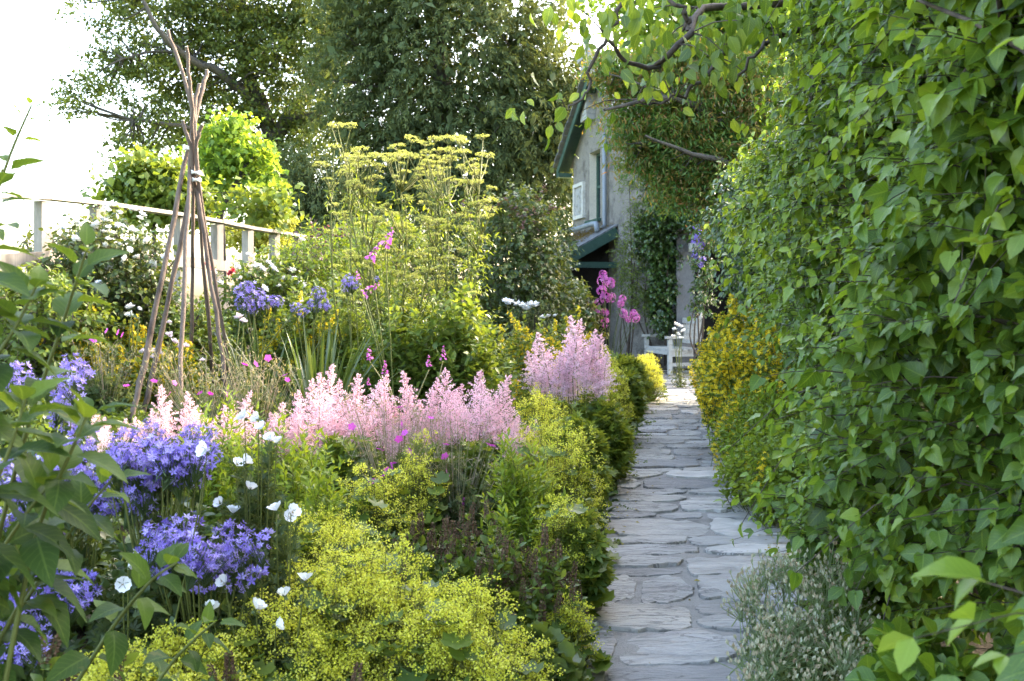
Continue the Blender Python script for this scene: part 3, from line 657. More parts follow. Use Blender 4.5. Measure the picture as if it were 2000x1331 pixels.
tree('yew_tree', 'broad dark yew with drooping sprays between the oak and the cottage', 'tree', g0(860, YD),
     [([(870, 640, YD), (868, 400, YD), (860, 200, YD), (850, -40, YD)], .45, .2), ([(868, 420, YD), (800, 250, YD), (760, 100, YD)], .2, .08), ([(866, 380, YD), (960, 230, YD), (1010, 80, YD)], .2, .08)],
     [(760, 320, 110, 120), (800, 190, 120, 140), (900, 90, 170, 140), (1000, 240, 90, 170), (930, 300, 140, 140), (830, 10, 160, 90), (1055, 90, 70, 130), (1100, 340, 48, 150, 1.3), (1112, 190, 36, 90, .9), (690, 150, 80, 140, .8), (1075, 230, 45, 110), (720, 20, 100, 90), (700, 390, 90, 80), (1050, 350, 50, 90), (860, 400, 200, 90), (880, -60, 190, 60)],
     YD, 1.0, 7600, 0, 0, 0, None, L_yew, twig=yewtwig, nb=60, br=.05)
tree('yew_bush', 'low dark evergreen bush under the oak beside the bright young tree', 'bush', g0(600, 25),
     [([(605, 640, 25), (600, 400, 25), (590, 330, 25)], .15, .04)], [(590, 350, 65, 65), (640, 400, 90, 60), (550, 400, 70, 55), (620, 460, 130, 50)], 25, 1.0, 1300, 0, 0, 0, None, L_yew,
     twig=lambda ml, C: twigs(ml, None, C, rdir(len(C))+[0, -.3, .1], U(.3, .6, len(C)), 7, DIAN, .2, droop=.4, tone=.4, tipgain=.3), nb=20, br=.03)
tree('yew_hedge', 'dark clipped evergreen hedge low behind the umbels and roses', 'hedge', g0(820, 19),
     [([(820, 640, 19), (820, 520, 19), (815, 460, 19)], .06, .02), ([(960, 640, 19), (960, 520, 19), (965, 470, 19)], .06, .02), ([(690, 640, 19), (690, 520, 19), (688, 470, 19)], .06, .02)],
     [(640, 500, 90, 70), (740, 490, 90, 80), (840, 490, 90, 85), (940, 490, 90, 80), (1050, 480, 70, 90), (700, 570, 200, 50), (950, 570, 180, 50)], 19, .8, 1500, 0, 0, 0, None, L_yew,
     twig=lambda ml, C: twigs(ml, None, C, rdir(len(C))+[0, -.3, .2], U(.2, .45, len(C)), 7, DIAN, .16, droop=.3, tone=.35, tipgain=.3), nb=20, br=.02)
# the bright young tree and its neighbours behind the fence
tree('young_tree', 'bright yellow green young tree just beyond the bend of the fence', 'tree', g0(430, 12.5),
     [([(432, 640, 12.5), (430, 430, 12.5), (425, 350, 12.5), (445, 260, 12.5)], .045, .012), ([(420, 640, 12.4), (428, 440, 12.4), (470, 340, 12.4), (500, 300, 12.4)], .035, .01), ([(440, 640, 12.6), (434, 430, 12.6), (400, 360, 12.6)], .03, .01)],
     [(445, 250, 34, 24), (478, 300, 50, 38), (412, 325, 44, 50), (505, 350, 44, 30, .8), (440, 385, 60, 30, .5), (400, 270, 18, 24, .7), (530, 352, 20, 8, .6), (492, 240, 10, 8, .6), (425, 228, 8, 8, .6), (520, 300, 14, 14, .5)], 12.5, .9, 330, 10, .085, .085, DIAW, L_lime, tone=.6, flat=.7, droop=.8, nb=70, br=.008)
tree('sapling_bush', 'mid green leafy bush behind the white rose and the tepee', 'bush', g0(290, 11.5),
     [([(300, 640, 11.5), (300, 420, 11.5), (290, 340, 11.5)], .04, .012)],
     [(300, 345, 66, 42), (240, 375, 45, 26), (340, 375, 55, 40), (280, 400, 90, 40), (370, 400, 40, 40), (515, 400, 60, 40, .7)], 11.5, .8, 420, 14, .10, .09, DIAW, L_bed, tone=.65, flat=.7, droop=.6, nb=60, br=.008)
tree('golden_shrub', 'low golden yellow shrub showing above the fence rail', 'shrub', g0(505, 13.2),
     [([(505, 620, 13.2), (505, 470, 13.2), (500, 450, 13.2)], .03, .01)],
     [(480, 447, 45, 13), (535, 442, 40, 12), (560, 436, 16, 8), (500, 470, 70, 25)], 13.2, .9, 170, 16, .06, .07, DIA, L_gold, tone=.5, flat=.5, nb=20, br=.006)
# Japanese maple in front of the cottage, and what glows behind it
MD = 13.5
mb_ = g0(1475, MD)
tree('japanese_maple', 'low spreading maple with fine bronze and green leaves in front of the cottage gable', 'tree', mb_,
     [([(1500, 640, MD), (1490, 420, MD), (1470, 310, MD), (1420, 250, MD), (1350, 205, MD-.3), (1290, 190, MD-.5), (1180, 215, MD-.8)], .11, .018),
      ([(1478, 350, MD), (1430, 290, MD+.3), (1400, 255, MD+.4), (1330, 270, MD), (1240, 280, MD-.4)], .07, .015), ([(1480, 380, MD), (1420, 320, MD-.4), (1350, 300, MD-.6), (1260, 265, MD-.8)], .06, .014),
      ([(1470, 310, MD), (1460, 200, MD+.2), (1430, 110, MD+.3), (1380, 70, MD)], .06, .014), ([(1290, 190, MD-.5), (1250, 165, MD-.6), (1190, 145, MD-.6)], .02, .008)],
     [(1195, 135, 42, 45, .7), (1215, 185, 40, 30, .5), (1195, 150, 38, 45, .5), (1255, 160, 60, 40, .8), (1235, 215, 60, 35, .7), (1290, 255, 110, 55), (1262, 282, 60, 28, .7), (1175, 250, 35, 10, .3), (1350, 190, 90, 70), (1400, 300, 80, 70), (1320, 330, 70, 40, .8), (1420, 130, 90, 70), (1330, 110, 80, 50, .8), (1270, 125, 60, 30, .6), (1480, 200, 60, 90), (1440, 380, 60, 50), (1455, 300, 50, 80), (1300, 300, 60, 40, .6), (1380, 370, 50, 35, .7), (1320, 385, 55, 35, .6), (1410, 425, 45, 40, .6), (1260, 320, 50, 25, .4)],
     MD, .9, 2300, 22, .115, .10, DIAN, L_maple, tone=.54, flat=.32, droop=.5, nb=200, br=.011, cvar=.2)
GD = 25
tree('beech_tree', 'tall yellow lit tree rising behind the maple and the cottage roof', 'tree', g0(1420, GD),
     [([(1440, 640, GD), (1430, 300, GD), (1420, 60, GD), (1400, -150, GD)], .3, .1), ([(1430, 260, GD), (1330, 120, GD), (1230, 20, GD)], .12, .04), ([(1430, 240, GD), (1520, 120, GD), (1600, -20, GD)], .14, .05)],
     [(1330, 120, 110, 80, .8), (1440, 60, 140, 110), (1420, 220, 120, 110), (1560, 80, 120, 120), (1250, 40, 90, 45, .35), (1600, 220, 120, 120), (1380, -40, 150, 60, .7), (1190, 0, 60, 30, .25)],
     GD, 1.0, 2300, 16, .28, .16, DIAW, L_lime, tone=.42, flat=.6, nb=160, br=.03)
tree('ash_tree', 'tall shady tree filling the sky above the hedge', 'tree', g0(1850, 17),
     [([(1900, 700, 17), (1880, 200, 17), (1850, -100, 17)], .25, .1), ([(1885, 260, 17), (1760, 60, 17), (1680, -60, 17)], .1, .04)],
     [(1750, 60, 160, 120), (1900, 100, 160, 160), (1650, 120, 110, 100), (1800, -60, 200, 100), (1760, 220, 150, 100), (2050, 0, 160, 220), (1620, 250, 100, 100)], 17, 1.0, 1700, 18, .24, .13, DIA, L_mid, tone=.5, flat=.6, nb=80, br=.03)

# garden tree whose branches hang over the path
HB = 4.6
ht = thing('fruit_tree', 'small tree behind the hedge with leafy branches hanging over the path', 'tree', (3.0, 6.2, 0))
mb = MB(); LPs = []
for pts, r0, r1 in (([(3.0, 6.2, 0), (2.95, 6.1, 1.6), (2.7, 5.8, 2.5), (2.3, 5.3, 2.9)], .07, .03),
                    ([(2.3, 5.3, 2.9)]+[tuple(at(*p)) for p in ((1440, 10, 5.0), (1345, 60, HB), (1290, 130, HB), (1215, 105, HB-.1), (1175, 60, HB-.2))], .024, .006),
                    ([tuple(at(1345, 60, HB)), tuple(at(1335, 20, HB)), tuple(at(1270, -30, HB))], .016, .006),
                    ([tuple(at(1250, -40, HB)), tuple(at(1185, 60, HB)), tuple(at(1155, 130, HB)), tuple(at(1140, 185, HB)), tuple(at(1105, 215, HB))], .012, .004),
                    ([tuple(at(1440, 10, 5.0)), tuple(at(1395, 130, 5.0)), tuple(at(1340, 175, 4.9)), tuple(at(1285, 205, 4.9)), tuple(at(1225, 195, 4.9))], .014, .004),
                    ([(2.3, 5.3, 2.9), tuple(at(1560, 60, 4.9)), tuple(at(1490, 90, 4.7)), tuple(at(1430, 160, 4.7))], .02, .005)):
    C = curve(pts, 22); C[2:-1] += R.normal(0, .012, (19, 3)); tube(mb, C, np.linspace(r0, r1, 22), 7, cap=False); LPs.append(C)
ml = MB()
tufts = [(1115, 10, 7), (1165, 25, 8), (1205, 20, 13), (1240, 55, 10), (1195, 85, 6), (1300, 35, 16), (1290, 90, 14), (1350, 25, 18), (1400, 60, 16), (1385, 110, 10), (1440, 40, 16), (1480, 90, 14), (1275, 150, 12), (1270, 110, 12), (1090, 195, 4), (1140, 215, 5), (1080, 240, 3), (1345, 165, 5), (1410, 100, 10), (1460, 150, 8), (1255, 20, 8), (1500, 40, 14), (1275, 190, 4)]
for (px, py, k) in tufts:
    c = at(px, py, HB+U(-.3, .4)); cc = np.concatenate(LPs[1:]); a = cc[np.argmin(np.linalg.norm(cc-c, axis=1))]
    tube(mb, curve([a, (a+c)/2+[0, 0, .02], c], 5), np.linspace(.004, .002, 5), 5, cap=False)
    n = int(k*1.7); P = c+R.normal(0, 1, (n, 3))*[.10, .12, .07]; D = R.normal(0, .45, (n, 3))+[0, 0, -1]; N = R.normal(0, .6, (n, 3))+[-.2, -.8, .3]
    place(ml, OVAL, P, D, N, U(.045, .088, n), np.clip(R.normal(.42, .25, n), 0, 1), width=1.1)
mb.build('trunk', M_twig, ht); L_hang = leaf_mat('hanging_leaf', (0.035, 0.08, 0.02), (0.065, 0.13, 0.03), (0.13, 0.21, 0.045), .36, .45, .4, veins=True)
ml.build('foliage', L_hang, ht)

# ------------------------------------------------------------------ the tall hedge on the right: four shrubs in a row
def hedge_face(y, z, seed):
    """x of the leafy face at distance y and height z"""
    near = np.interp(z, [0, .5, 1.2, 2.2, 3.2, 4.2], [.24, .17, .14, .12, .05, .15]); far = np.interp(z, [0, 1.1, 1.6, 2.2, 3.2, 4.2], [.66, .58, .26, .12, .48, .65])
    lean = near+(far-near)*np.clip((y-4.8)/2.0, 0, 1)
    return XR(y)+.04+lean+.17*np.sin(y*2.3+seed+z*1.1)+.14*np.sin(z*2.9+y*1.3+seed*2)+.10*np.sin(y*6.1+z*4.7)
def rng_pick(n, f): return R.choice(n, int(n*f), replace=False)
def shrub_wall(name, label, y0, y1, h0, h1, n, L, pairs, tm, size, lmat, seed, tone=.45, width=1.0, droop=.25, z0=.05, tipgain=.2, depth=.5, off=0.0, fill=1.0, face_n=(-.40, -.25, .25), nbig=14):
    c = (XR((y0+y1)/2)+.6, (y0+y1)/2, 0.0); t = thing(name, label, 'shrub', c)
    y = U(y0, y1, n); h = np.interp(y, [y0, y1], [h0, h1]); z = z0+(h-z0)*U(0, 1, n)**.9
    ins = np.minimum(R.exponential(depth*.30, n), depth*1.8); x = hedge_face(y, z, seed)+off+ins+.10
    B = np.stack([x+.05, y, z], -1); D = np.stack([-1+R.normal(0, .35, n), R.normal(-.25, .5, n), R.normal(.28, .42, n)], -1)
    ml, ms = MB(), MB()
    tone_n = tone+.13*np.sin(y*3.7+z*2.1+seed)*np.sin(z*3.3-y*1.7)
    twigs(ml, ms, B, D, L*U(.5, 1.45, n), pairs, tm, size, droop=droop, spread=.85, leafdroop=.55, upbias=.6, tone=tone_n, tvar=.17, tipgain=tipgain, width=width, face=np.array(face_n), stem_r=.0028)
    # younger shoots of smaller, lighter leaves standing out of the wall
    k = rng_pick(n, .38); twigs(ml, ms, B[k]-[.03, 0, 0], D[k]*[1.2, .8, .6]+[0, -.25, .45], L*U(.8, 1.8, len(k)), pairs+2, OVAL2, size*.62, droop=.35, spread=.9, leafdroop=.2, tone=np.clip(tone_n[k]+.14, 0, 1), tvar=.2, tipgain=.3, width=width*1.15, stem_r=.0022)
    # long arching sprays
    k = rng_pick(n, .05); k = k[z[k] > (1.1 if y0 > 4 else .5)]; D2 = np.stack([-.6+R.normal(0, .2, len(k)), R.normal(-.3, .5, len(k)), U(.2, .8, len(k))], -1)
    twigs(ml, ms, B[k], D2, L*U(1.6, 3.0, len(k))*(1 if y0 > 2.2 else .45), pairs*2+2, tm, size*.92, droop=.8, spread=.9, leafdroop=.5, tone=np.clip(tone_n[k]+.16, 0, 1), tvar=.2, tipgain=.3, width=width, stem_r=.004)
    # inner, darker growth that closes the wall
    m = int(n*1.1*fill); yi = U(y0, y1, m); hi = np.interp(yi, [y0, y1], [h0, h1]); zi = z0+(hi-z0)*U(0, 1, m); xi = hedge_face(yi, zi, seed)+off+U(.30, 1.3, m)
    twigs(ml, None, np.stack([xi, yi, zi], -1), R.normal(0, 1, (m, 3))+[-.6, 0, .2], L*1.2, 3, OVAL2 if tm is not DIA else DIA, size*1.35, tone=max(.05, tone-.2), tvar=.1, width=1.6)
    for k in range(nbig):      # main stems
        yb = U(y0, y1); hb = np.interp(yb, [y0, y1], [h0, h1])*U(.7, 1); x0 = XR(yb)+U(.5, .9)
        P = curve([(x0, yb, 0), (x0+U(-.1, .1), yb+U(-.2, .2), hb*.4), (hedge_face(yb, hb*.8, seed)+U(.1, .4), yb+U(-.4, .3), hb*.8), (hedge_face(yb, hb, seed)+U(-.1, .3), yb+U(-.4, .3), hb)], 14)
        tube(ms, P, np.linspace(.018, .004, 14), 6, cap=False)
    ml.build('foliage', lmat, t); ms.build('branch', M_twig, t)
    return t
shrub_wall('lilac_shrub', 'nearest shrub of the hedge with large drooping heart shaped leaves', 1.10, 2.6, 2.6, 3.0, 700, .28, 4, HEART2, .105, L_lilac, 1.0, tone=.5, z0=.55, off=.03)
shrub_wall('lilac_shrub', 'lilac with pointed mid green leaves in the middle of the hedge', 2.3, 4.5, 3.0, 3.6, 1700, .26, 4, HEART, .074, L_lilac, 2.3, tone=.45, z0=.3)
shrub_wall('lilac_shrub', 'leafy shrub of the hedge rising behind the yellow flowered bushes', 4.3, 7.0, 3.5, 4.0, 2300, .26, 4, HEART2, .070, L_mid, 3.1, tone=.48, z0=.3, width=.92)
shrub_wall('mock_orange', 'tall loose shrub with lighter leaves at the top of the hedge beside the maple', 6.8, 9.6, 3.0, 2.6, 1800, .28, 4, OVAL2, .085, L_mid, 4.6, tone=.58, z0=.5, width=1.2)
shrub_wall('laurel_shrub', 'dark glossy shrub at the far end of the hedge by the porch', 9.4, 12.8, 2.75, 2.5, 1900, .30, 4, OVAL2, .10, L_gloss, 5.2, tone=.48, z0=.4, depth=.5)

# low leafy growth under the near hedge
def mound(name, label, cat, c, rx, ry, h, n, L, pairs, tm, size, lmat, group=None, tone=.5, width=1.0, droop=.25, stem=True, upright=.6, leafdroop=.2, t0=.15, spread=.8, tipgain=.2, flower=None, extra=None, zb=None, roll=1.57, tvar=.16):
    """a domed leafy plant: stems fan out from the base up to the dome"""
    x0, y0 = c; z0 = gz(x0, y0) if zb is None else zb
    t = thing(name, label, cat, (x0, y0, z0), group); ml, ms = MB(), MB()
    a = U(0, 6.28, n); rr = np.sqrt(U(0, 1, n)); px, py = x0+rx*rr*np.cos(a), y0+ry*rr*np.sin(a)
    top = h*np.sqrt(np.clip(1-.75*rr**2, .1, 1))*U(.72, 1.06, n)
    gzv = np.maximum(ground_z(px, py), z0-.3)
    out = np.stack([np.cos(a)*rr, np.sin(a)*rr, np.full(n, upright*1.6)], -1); out = nrm(out+R.normal(0, .16, (n, 3)))
    Ln = np.minimum(L*U(.8, 1.25, n), top) if L else top
    tip = np.stack([px, py, gzv+top], -1); B = tip-out*Ln[:, None]
    if stem:
        root = np.stack([x0+(px-x0)*.55, y0+(py-y0)*.55, gzv], -1); sticks(ms, root, B, .003, .0024, .35)
    tp, td = twigs(ml, ms, B, out, Ln, pairs, tm, size, droop=droop*.4, spread=spread, t0=t0, leafdroop=leafdroop, tone=tone, tvar=tvar, tipgain=tipgain, width=width, stem_r=.0022, roll=roll)
    ml.build('foliage', lmat, t)
    if ms.n: ms.build('stem', L_stem, t)
    return t, tp, td
# ------------------------------------------------------------------ border builders
def gxy(px, d): return ((px-1000)/F*d, d)
def h_of(px, d, top): x, y = gxy(px, d); return max(.08, EYE-(top-HZ)/F*d-gz(x, y))
def round_leaf():
    n = 14; V = [(0, .5, -.06)]; UVs = [(.5, 0)]
    for k in range(n):
        a = k/n*2*math.pi-math.pi/2; rr = .5*(1+.10*(1 if k % 2 else -1)); z = .07*(1 if k % 2 else -1)+.05
        if k == 0: rr = .16
        V.append((rr*math.cos(a), .5+rr*math.sin(a), z)); UVs.append((rr, math.sin(a)))
    return np.array(V), np.array([(0, 1+k, 1+(k+1) % n) for k in range(n)]), np.array(UVs, float)
ROUND = round_leaf()
def lobed_leaf():
    V = [(0, 0, 0)]; UVs = [(0, 0)]; Fc = []
    for k, a in enumerate((-1.25, -.62, 0, .62, 1.25)):
        L_ = (.62, .88, 1.0, .88, .62)[k]; d = (math.sin(a), math.cos(a)); p = (d[1], -d[0]); wv = .13
        for (l, ww, z) in ((.55*L_, wv, .05), (L_, 0, -.12), (.55*L_, -wv, .05)):
            V.append((d[0]*l+p[0]*ww, d[1]*l+p[1]*ww, z)); UVs.append((l, ww))
        b = 1+k*3; Fc.append((0, b, b+1, b+2))
    return np.array(V), np.array(Fc), np.array(UVs, float)
LOBED = lobed_leaf()

def proto(name, mats, fn):
    mb = MB(); fn(mb); o = mb.build(name, mats); COL.objects.unlink(o); return o
def many(name, mats, fn, k): return [proto(name, mats, fn) for _ in range(k)]

def f_plume(mb, h=.34):
    nb = 38; t = np.linspace(.02, 1, nb)**.92; lean = U(-.05, .05, 2)
    ax = np.stack([lean[0]*t*t, lean[1]*t*t, h*t], -1); sticks(mb, ax[:-1], ax[1:], .0022, .002, .15, 1)
    for k in range(nb):
        L_ = .15*(1-t[k])**.9*U(.6, 1.2)+.012; a = k*2.4+U(-.4, .4); el = .30+.55*t[k]
        dv = np.array([math.cos(a)*math.cos(el), math.sin(a)*math.cos(el), math.sin(el)]); m = int(12+L_*400); s = U(.08, 1, m)
        P = ax[k]+dv*(s*L_)[:, None]+R.normal(0, 1, (m, 3))*(.0018+.0075*np.sin(s*3.0)*(L_/.12))[:, None]; P[:, 2] -= .16*L_*s**2
        sticks(mb, [ax[k]], [ax[k]+dv*L_*.95], .0011, .0006, .3, 1); bits(mb, P, U(.0055, .010, m), np.clip(R.normal(.55-.35*max(0, t[k]-.75), .22, m), 0, 1))
V_plume = many('plume', [P_pink, L_dry], f_plume, 6); V_plume2 = many('plume', [P_lilac, L_dry], f_plume, 4)
def f_bell(mb):
    n = 34; P = rdir(n)*np.array([.052, .052, .046])*(U(.4, 1, n)**.5)[:, None]; P[:, 2] += .0; N = P*12+[0, 0, .6]+R.normal(0, .35, (n, 3))
    flowers(mb, STAR5, P, N, U(.0105, .017, n), np.clip(R.normal(.5, .28, n), 0, 1)); sticks(mb, np.tile([0, 0, -.09], (n, 1)), P, .001, .0008, .4, 1)
    m = 16; Q = rdir(m)*[.05, .05, .035]; place(mb, NARROW, Q, rdir(m), rdir(m), .022, .4, mat=1)
V_bell = many('flower_head', [P_blue, L_dark], f_bell, 6)
def f_mallow(mb):
    flowers(mb, MALLOW, np.zeros((1, 3)), np.array([[U(-.3, .3), -.5, .7]]), .0235, U(.4, .9)); n = 5
    place(mb, DIA, np.zeros((n, 3))-[0, 0, .004], R.normal(0, 1, (n, 3))+[0, 0, .6], rdir(n), .016, .5, mat=1); bits(mb, R.normal(0, .0022, (7, 3))+[0, -.006, .008], .005, .1, mat=2)
V_mallow = many('flower', [P_white, L_cool, P_seed], f_mallow, 4)
def f_spike(mb):
    h = .085; n = 120; z = U(0, 1, n)**1.15; z = (np.round(z*8)+U(-.22, .22, n))/8.4; a = U(0, 6.28, n); rr = .0085*(1.08-.72*z)
    P = np.stack([rr*np.cos(a), rr*np.sin(a), h*z], -1); D = np.stack([np.cos(a), np.sin(a), np.full(n, .9)], -1)
    place(mb, DIAW, P, D, rdir(n), U(.007, .012, n), np.clip(R.normal(.45, .25, n), 0, 1)); sticks(mb, [(0, 0, -.02)], [(0, 0, h)], .002, .0015, .2, 1)
V_spike = many('flower_spike', [P_spike, L_stem], f_spike, 4)
def f_umbel(mb):
    n = 15; a = U(0, 6.28, n); rr = np.sqrt(U(.02, 1, n)); E = np.stack([rr*np.cos(a)*.066, rr*np.sin(a)*.066, .05-.022*rr**2+U(-.004, .004, n)], -1)
    sticks(mb, np.zeros((n, 3)), E, .0016, .001, .6, 1); m = 15
    P = np.repeat(E, m, 0)+R.normal(0, 1, (n*m, 3))*[.0085, .0085, .0035]; bits(mb, P, U(.007, .011, n*m), np.clip(R.normal(.5, .2, n*m), 0, 1))
V_umbel = many('umbel', [P_umb, L_stem], f_umbel, 5)
def f_yspike(mb):
    h = .22; n = 34; z = U(0, 1, n); a = U(0, 6.28, n); rr = U(.010, .034, n)*(1.1-.6*z); P = np.stack([rr*np.cos(a), rr*np.sin(a), h*z], -1)
    flowers(mb, STAR5, P, np.stack([np.cos(a), np.sin(a), np.full(n, .4)], -1)+R.normal(0, .3, (n, 3)), U(.012, .017, n), np.clip(R.normal(.55, .25, n), 0, 1))
    m = 18; z = U(-.2, 1, m); a = U(0, 6.28, m); place(mb, DIA, np.stack([0*z, 0*z, h*z], -1), np.stack([np.cos(a), np.sin(a), .3+0*a], -1), np.tile(UPV, (m, 1))+R.normal(0, .3, (m, 3)), .045, .5, mat=1)
    sticks(mb, [(0, 0, -.1)], [(0, 0, h)], .0025, .0015, .5, 1)
V_yel = many('flower_spike', [P_yel, L_bed], f_yspike, 5)
def U0(): return float(R.uniform())
def f_geran(mb):
    n = 1; P = R.normal(0, .004, (n, 3)); flowers(mb, star_t(5, .62, .42, .15), P, R.normal(0, .4, (n, 3))+[0, -.7, .6], .021, U(.2, .8, n))
V_ger = many('flower', [P_mag], f_geran, 5)
def f_rose(mb):
    n = 26; P = rdir(n)*.016; P[:, 2] = np.abs(P[:, 2])*.8; N = P+R.normal(0, .004, (n, 3)); place(mb, DIAW, P*.3, nrm(P)+[0, 0, .3], nrm(P)*-1+[0, 0, .5], U(.022, .034, n), np.clip(R.normal(.6, .2, n), 0, 1))
V_rose = many('bloom', [P_white], f_rose, 4); V_pinkrose = many('bloom', [P_sweet], f_rose, 3); V_redrose = many('bloom', [P_red], f_rose, 2)
def f_phlox(mb):
    n = 30; P = rdir(n)*[.045, .045, .05]; flowers(mb, STAR5, P, P, U(.018, .026, n), np.clip(R.normal(.5, .25, n), 0, 1)); sticks(mb, [(0, 0, -.2)], [(0, 0, 0)], .004, .003, .4, 1)
V_phlox = many('flower_head', [P_phlox, L_dark], f_phlox, 4)
def f_fox(mb):
    h = .12; n = 30; z = U(0, 1, n); a = U(0, 6.28, n); P = np.stack([.012*np.cos(a)*(1.1-z), .012*np.sin(a)*(1.1-z), h*z], -1)
    place(mb, DIAW, P, np.stack([np.cos(a), np.sin(a), -.5+0*a], -1), rdir(n), U(.022, .032, n)*(1.1-.6*z), np.clip(R.normal(.5, .25, n), 0, 1))
V_fox = many('flower_spike', [P_phlox], f_fox, 3)
def f_seed(mb):
    n = 11; E = np.stack([R.normal(0, .03, n), R.normal(0, .03, n), U(.03, .09, n)], -1); sticks(mb, np.zeros((n, 3)), E, .0011, .0011, .7, 1)
    for k in range(3):
        a = k*1.05; place(mb, DIA, E-[0, 0, .003], np.tile([0, 0, 1.0], (n, 1))+R.normal(0, .2, (n, 3)), np.tile([math.cos(a), math.sin(a), 0], (n, 1)), U(.013, .018, n), np.clip(R.normal(.5, .25, n), 0, 1))
    sticks(mb, [(0, 0, -.12)], [(0, 0, 0)], .0018, .0015, .6, 1)
V_seed = many('seed_head', [P_seed, L_grey], f_seed, 5)
def pick(vs): return vs[int(R.integers(len(vs)))]
def put(vs, parent, p, s=1.0, tilt=.15, name=None):
    v = pick(vs); return inst(v, name or v.name.split('.')[0], parent, p, U(0, 6.28), s*U(.88, 1.12), (R.normal(0, tilt), R.normal(0, tilt)))

# ------------------------------------------------------------------ soil-hugging growth that nobody could count
mb = MB(); n = 38000; y = U(1.2, 17, n); x = XL(y)-.02-U(0, 1, n)**1.1*5.2; keep = np.abs(x/y) < 1.3; x, y = x[keep], y[keep]; n = len(x)
z = ground_z(x, y); place(mb, OVAL2, np.stack([x, y, z+U(.0, .13, n)], -1), R.normal(0, 1, (n, 3))+[0, 0, .35], R.normal(0, .5, (n, 3))+UPV, U(.05, .10, n), np.clip(R.normal(.4, .2, n), 0, 1))
tag(mb.build('ground_cover', L_dark), kind='stuff')
mb = MB(); n = 9000; y = U(17.8, 26, n); x = U(-3, 8, n); z = ground_z(x, y); k = ~((x > XL(y)) & (x < XR(y)) & (y < 19.6)); x, y, z = x[k], y[k], z[k]; n = len(x)
place(mb, DIAN, np.stack([x, y, z], -1), R.normal(0, .5, (n, 3))+UPV, rdir(n), U(.08, .20, n), np.clip(R.normal(.55, .2, n), 0, 1), width=.6)
tag(mb.build('grass', L_bright), kind='stuff')
mb = MB(); n = 26000; y = U(5, 60, n); x = -U(3.2, 40, n); k = (x/y > -.7) & (x < -2.6-(y-7)*.02); x, y = x[k], y[k]; n = len(x); z = ground_z(x, y)
place(mb, DIA, np.stack([x, y, z], -1), R.normal(0, .6, (n, 3))+UPV, rdir(n), U(.1, .3, n), np.clip(R.normal(.5, .2, n), 0, 1)); tag(mb.build('meadow_grass', L_bed), kind='stuff')

mb = MB(); n = 420; y = 2.8+13*U(0, 1, n)**1.4; e = R.choice([0, 1, 2], n, p=[.45, .3, .25]); x = np.where(e == 0, XL(y)+np.abs(R.normal(0, .07, n)), np.where(e == 1, XR(y)-np.abs(R.normal(0, .07, n)), U(XL(y), XR(y))))
k = (e != 2) | (np.sin(y*23) > .6); x, y = x[k], y[k]; n = len(x); place(mb, DIA, np.stack([x, y, np.full(n, .026)], -1), R.normal(0, 1, (n, 3))*[1, 1, .12], R.normal(0, .2, (n, 3))+UPV, U(.012, .035, n), U(.1, 1, n))
tag(mb.build('leaf_litter', leaf_mat('litter', (.10, .07, .03), (.20, .17, .05), (.42, .36, .06), .2, .8, .1, tint=(1, 1, 1))), kind='stuff')
mb = MB(); n = 60; y = 3.2+12*U(0, 1, n)**1.3; x = np.where(U(0, 1, n) < .5, XL(y)+U(.0, .14, n), XR(y)-U(0, .16, n)); B = np.stack([x, y, np.full(n, .005)], -1)
B = np.repeat(B, 6, 0)+R.normal(0, .014, (n*6, 3))*[1, 1, 0]; twigs(mb, None, B, R.normal(0, .55, B.shape)+UPV, U(.02, .07, len(B)), 4, DIA, .022, tone=.5); tag(mb.build('path_weeds', L_bed), kind='stuff')
# ------------------------------------------------------------------ fillers
fill_t = [3.4, 4.5, 5.5, 6.5, 8, 10, 13]; fill_p = [1150, 985, 860, 775, 700, 655, 640]
for d in (3.6, 4.3, 5.1, 6.0, 7.1, 8.4, 10.0, 12.0):
    for xo in np.arange(-3.9, -.30, .62):
        x = XL(d)+xo+U(-.2, .2); px = 1000+F*x/d
        if px < -120: continue
        top = np.interp(d, fill_t, fill_p)+U(-10, 50); hh = h_of(px, d+U(-.2, .2), top); k = int(R.integers(4)); hh = float(np.clip(hh, .16, .75))
        mound('border_perennial', 'leafy green perennial without flowers filling a gap between the flowering clumps of the border', 'plant', (x, d+U(-.25, .25)), .36, .36, hh, int(130), .28, 5 if k != 2 else 9,
              (OVAL, LOBED, NARROW, OVAL2)[k], (.07, .075, .06, .06)[k], (L_bed, L_dark, L_bright, L_bed)[k], 'green filler perennials of the border', tone=.45, width=(1, 1, 1, 1.2)[k])

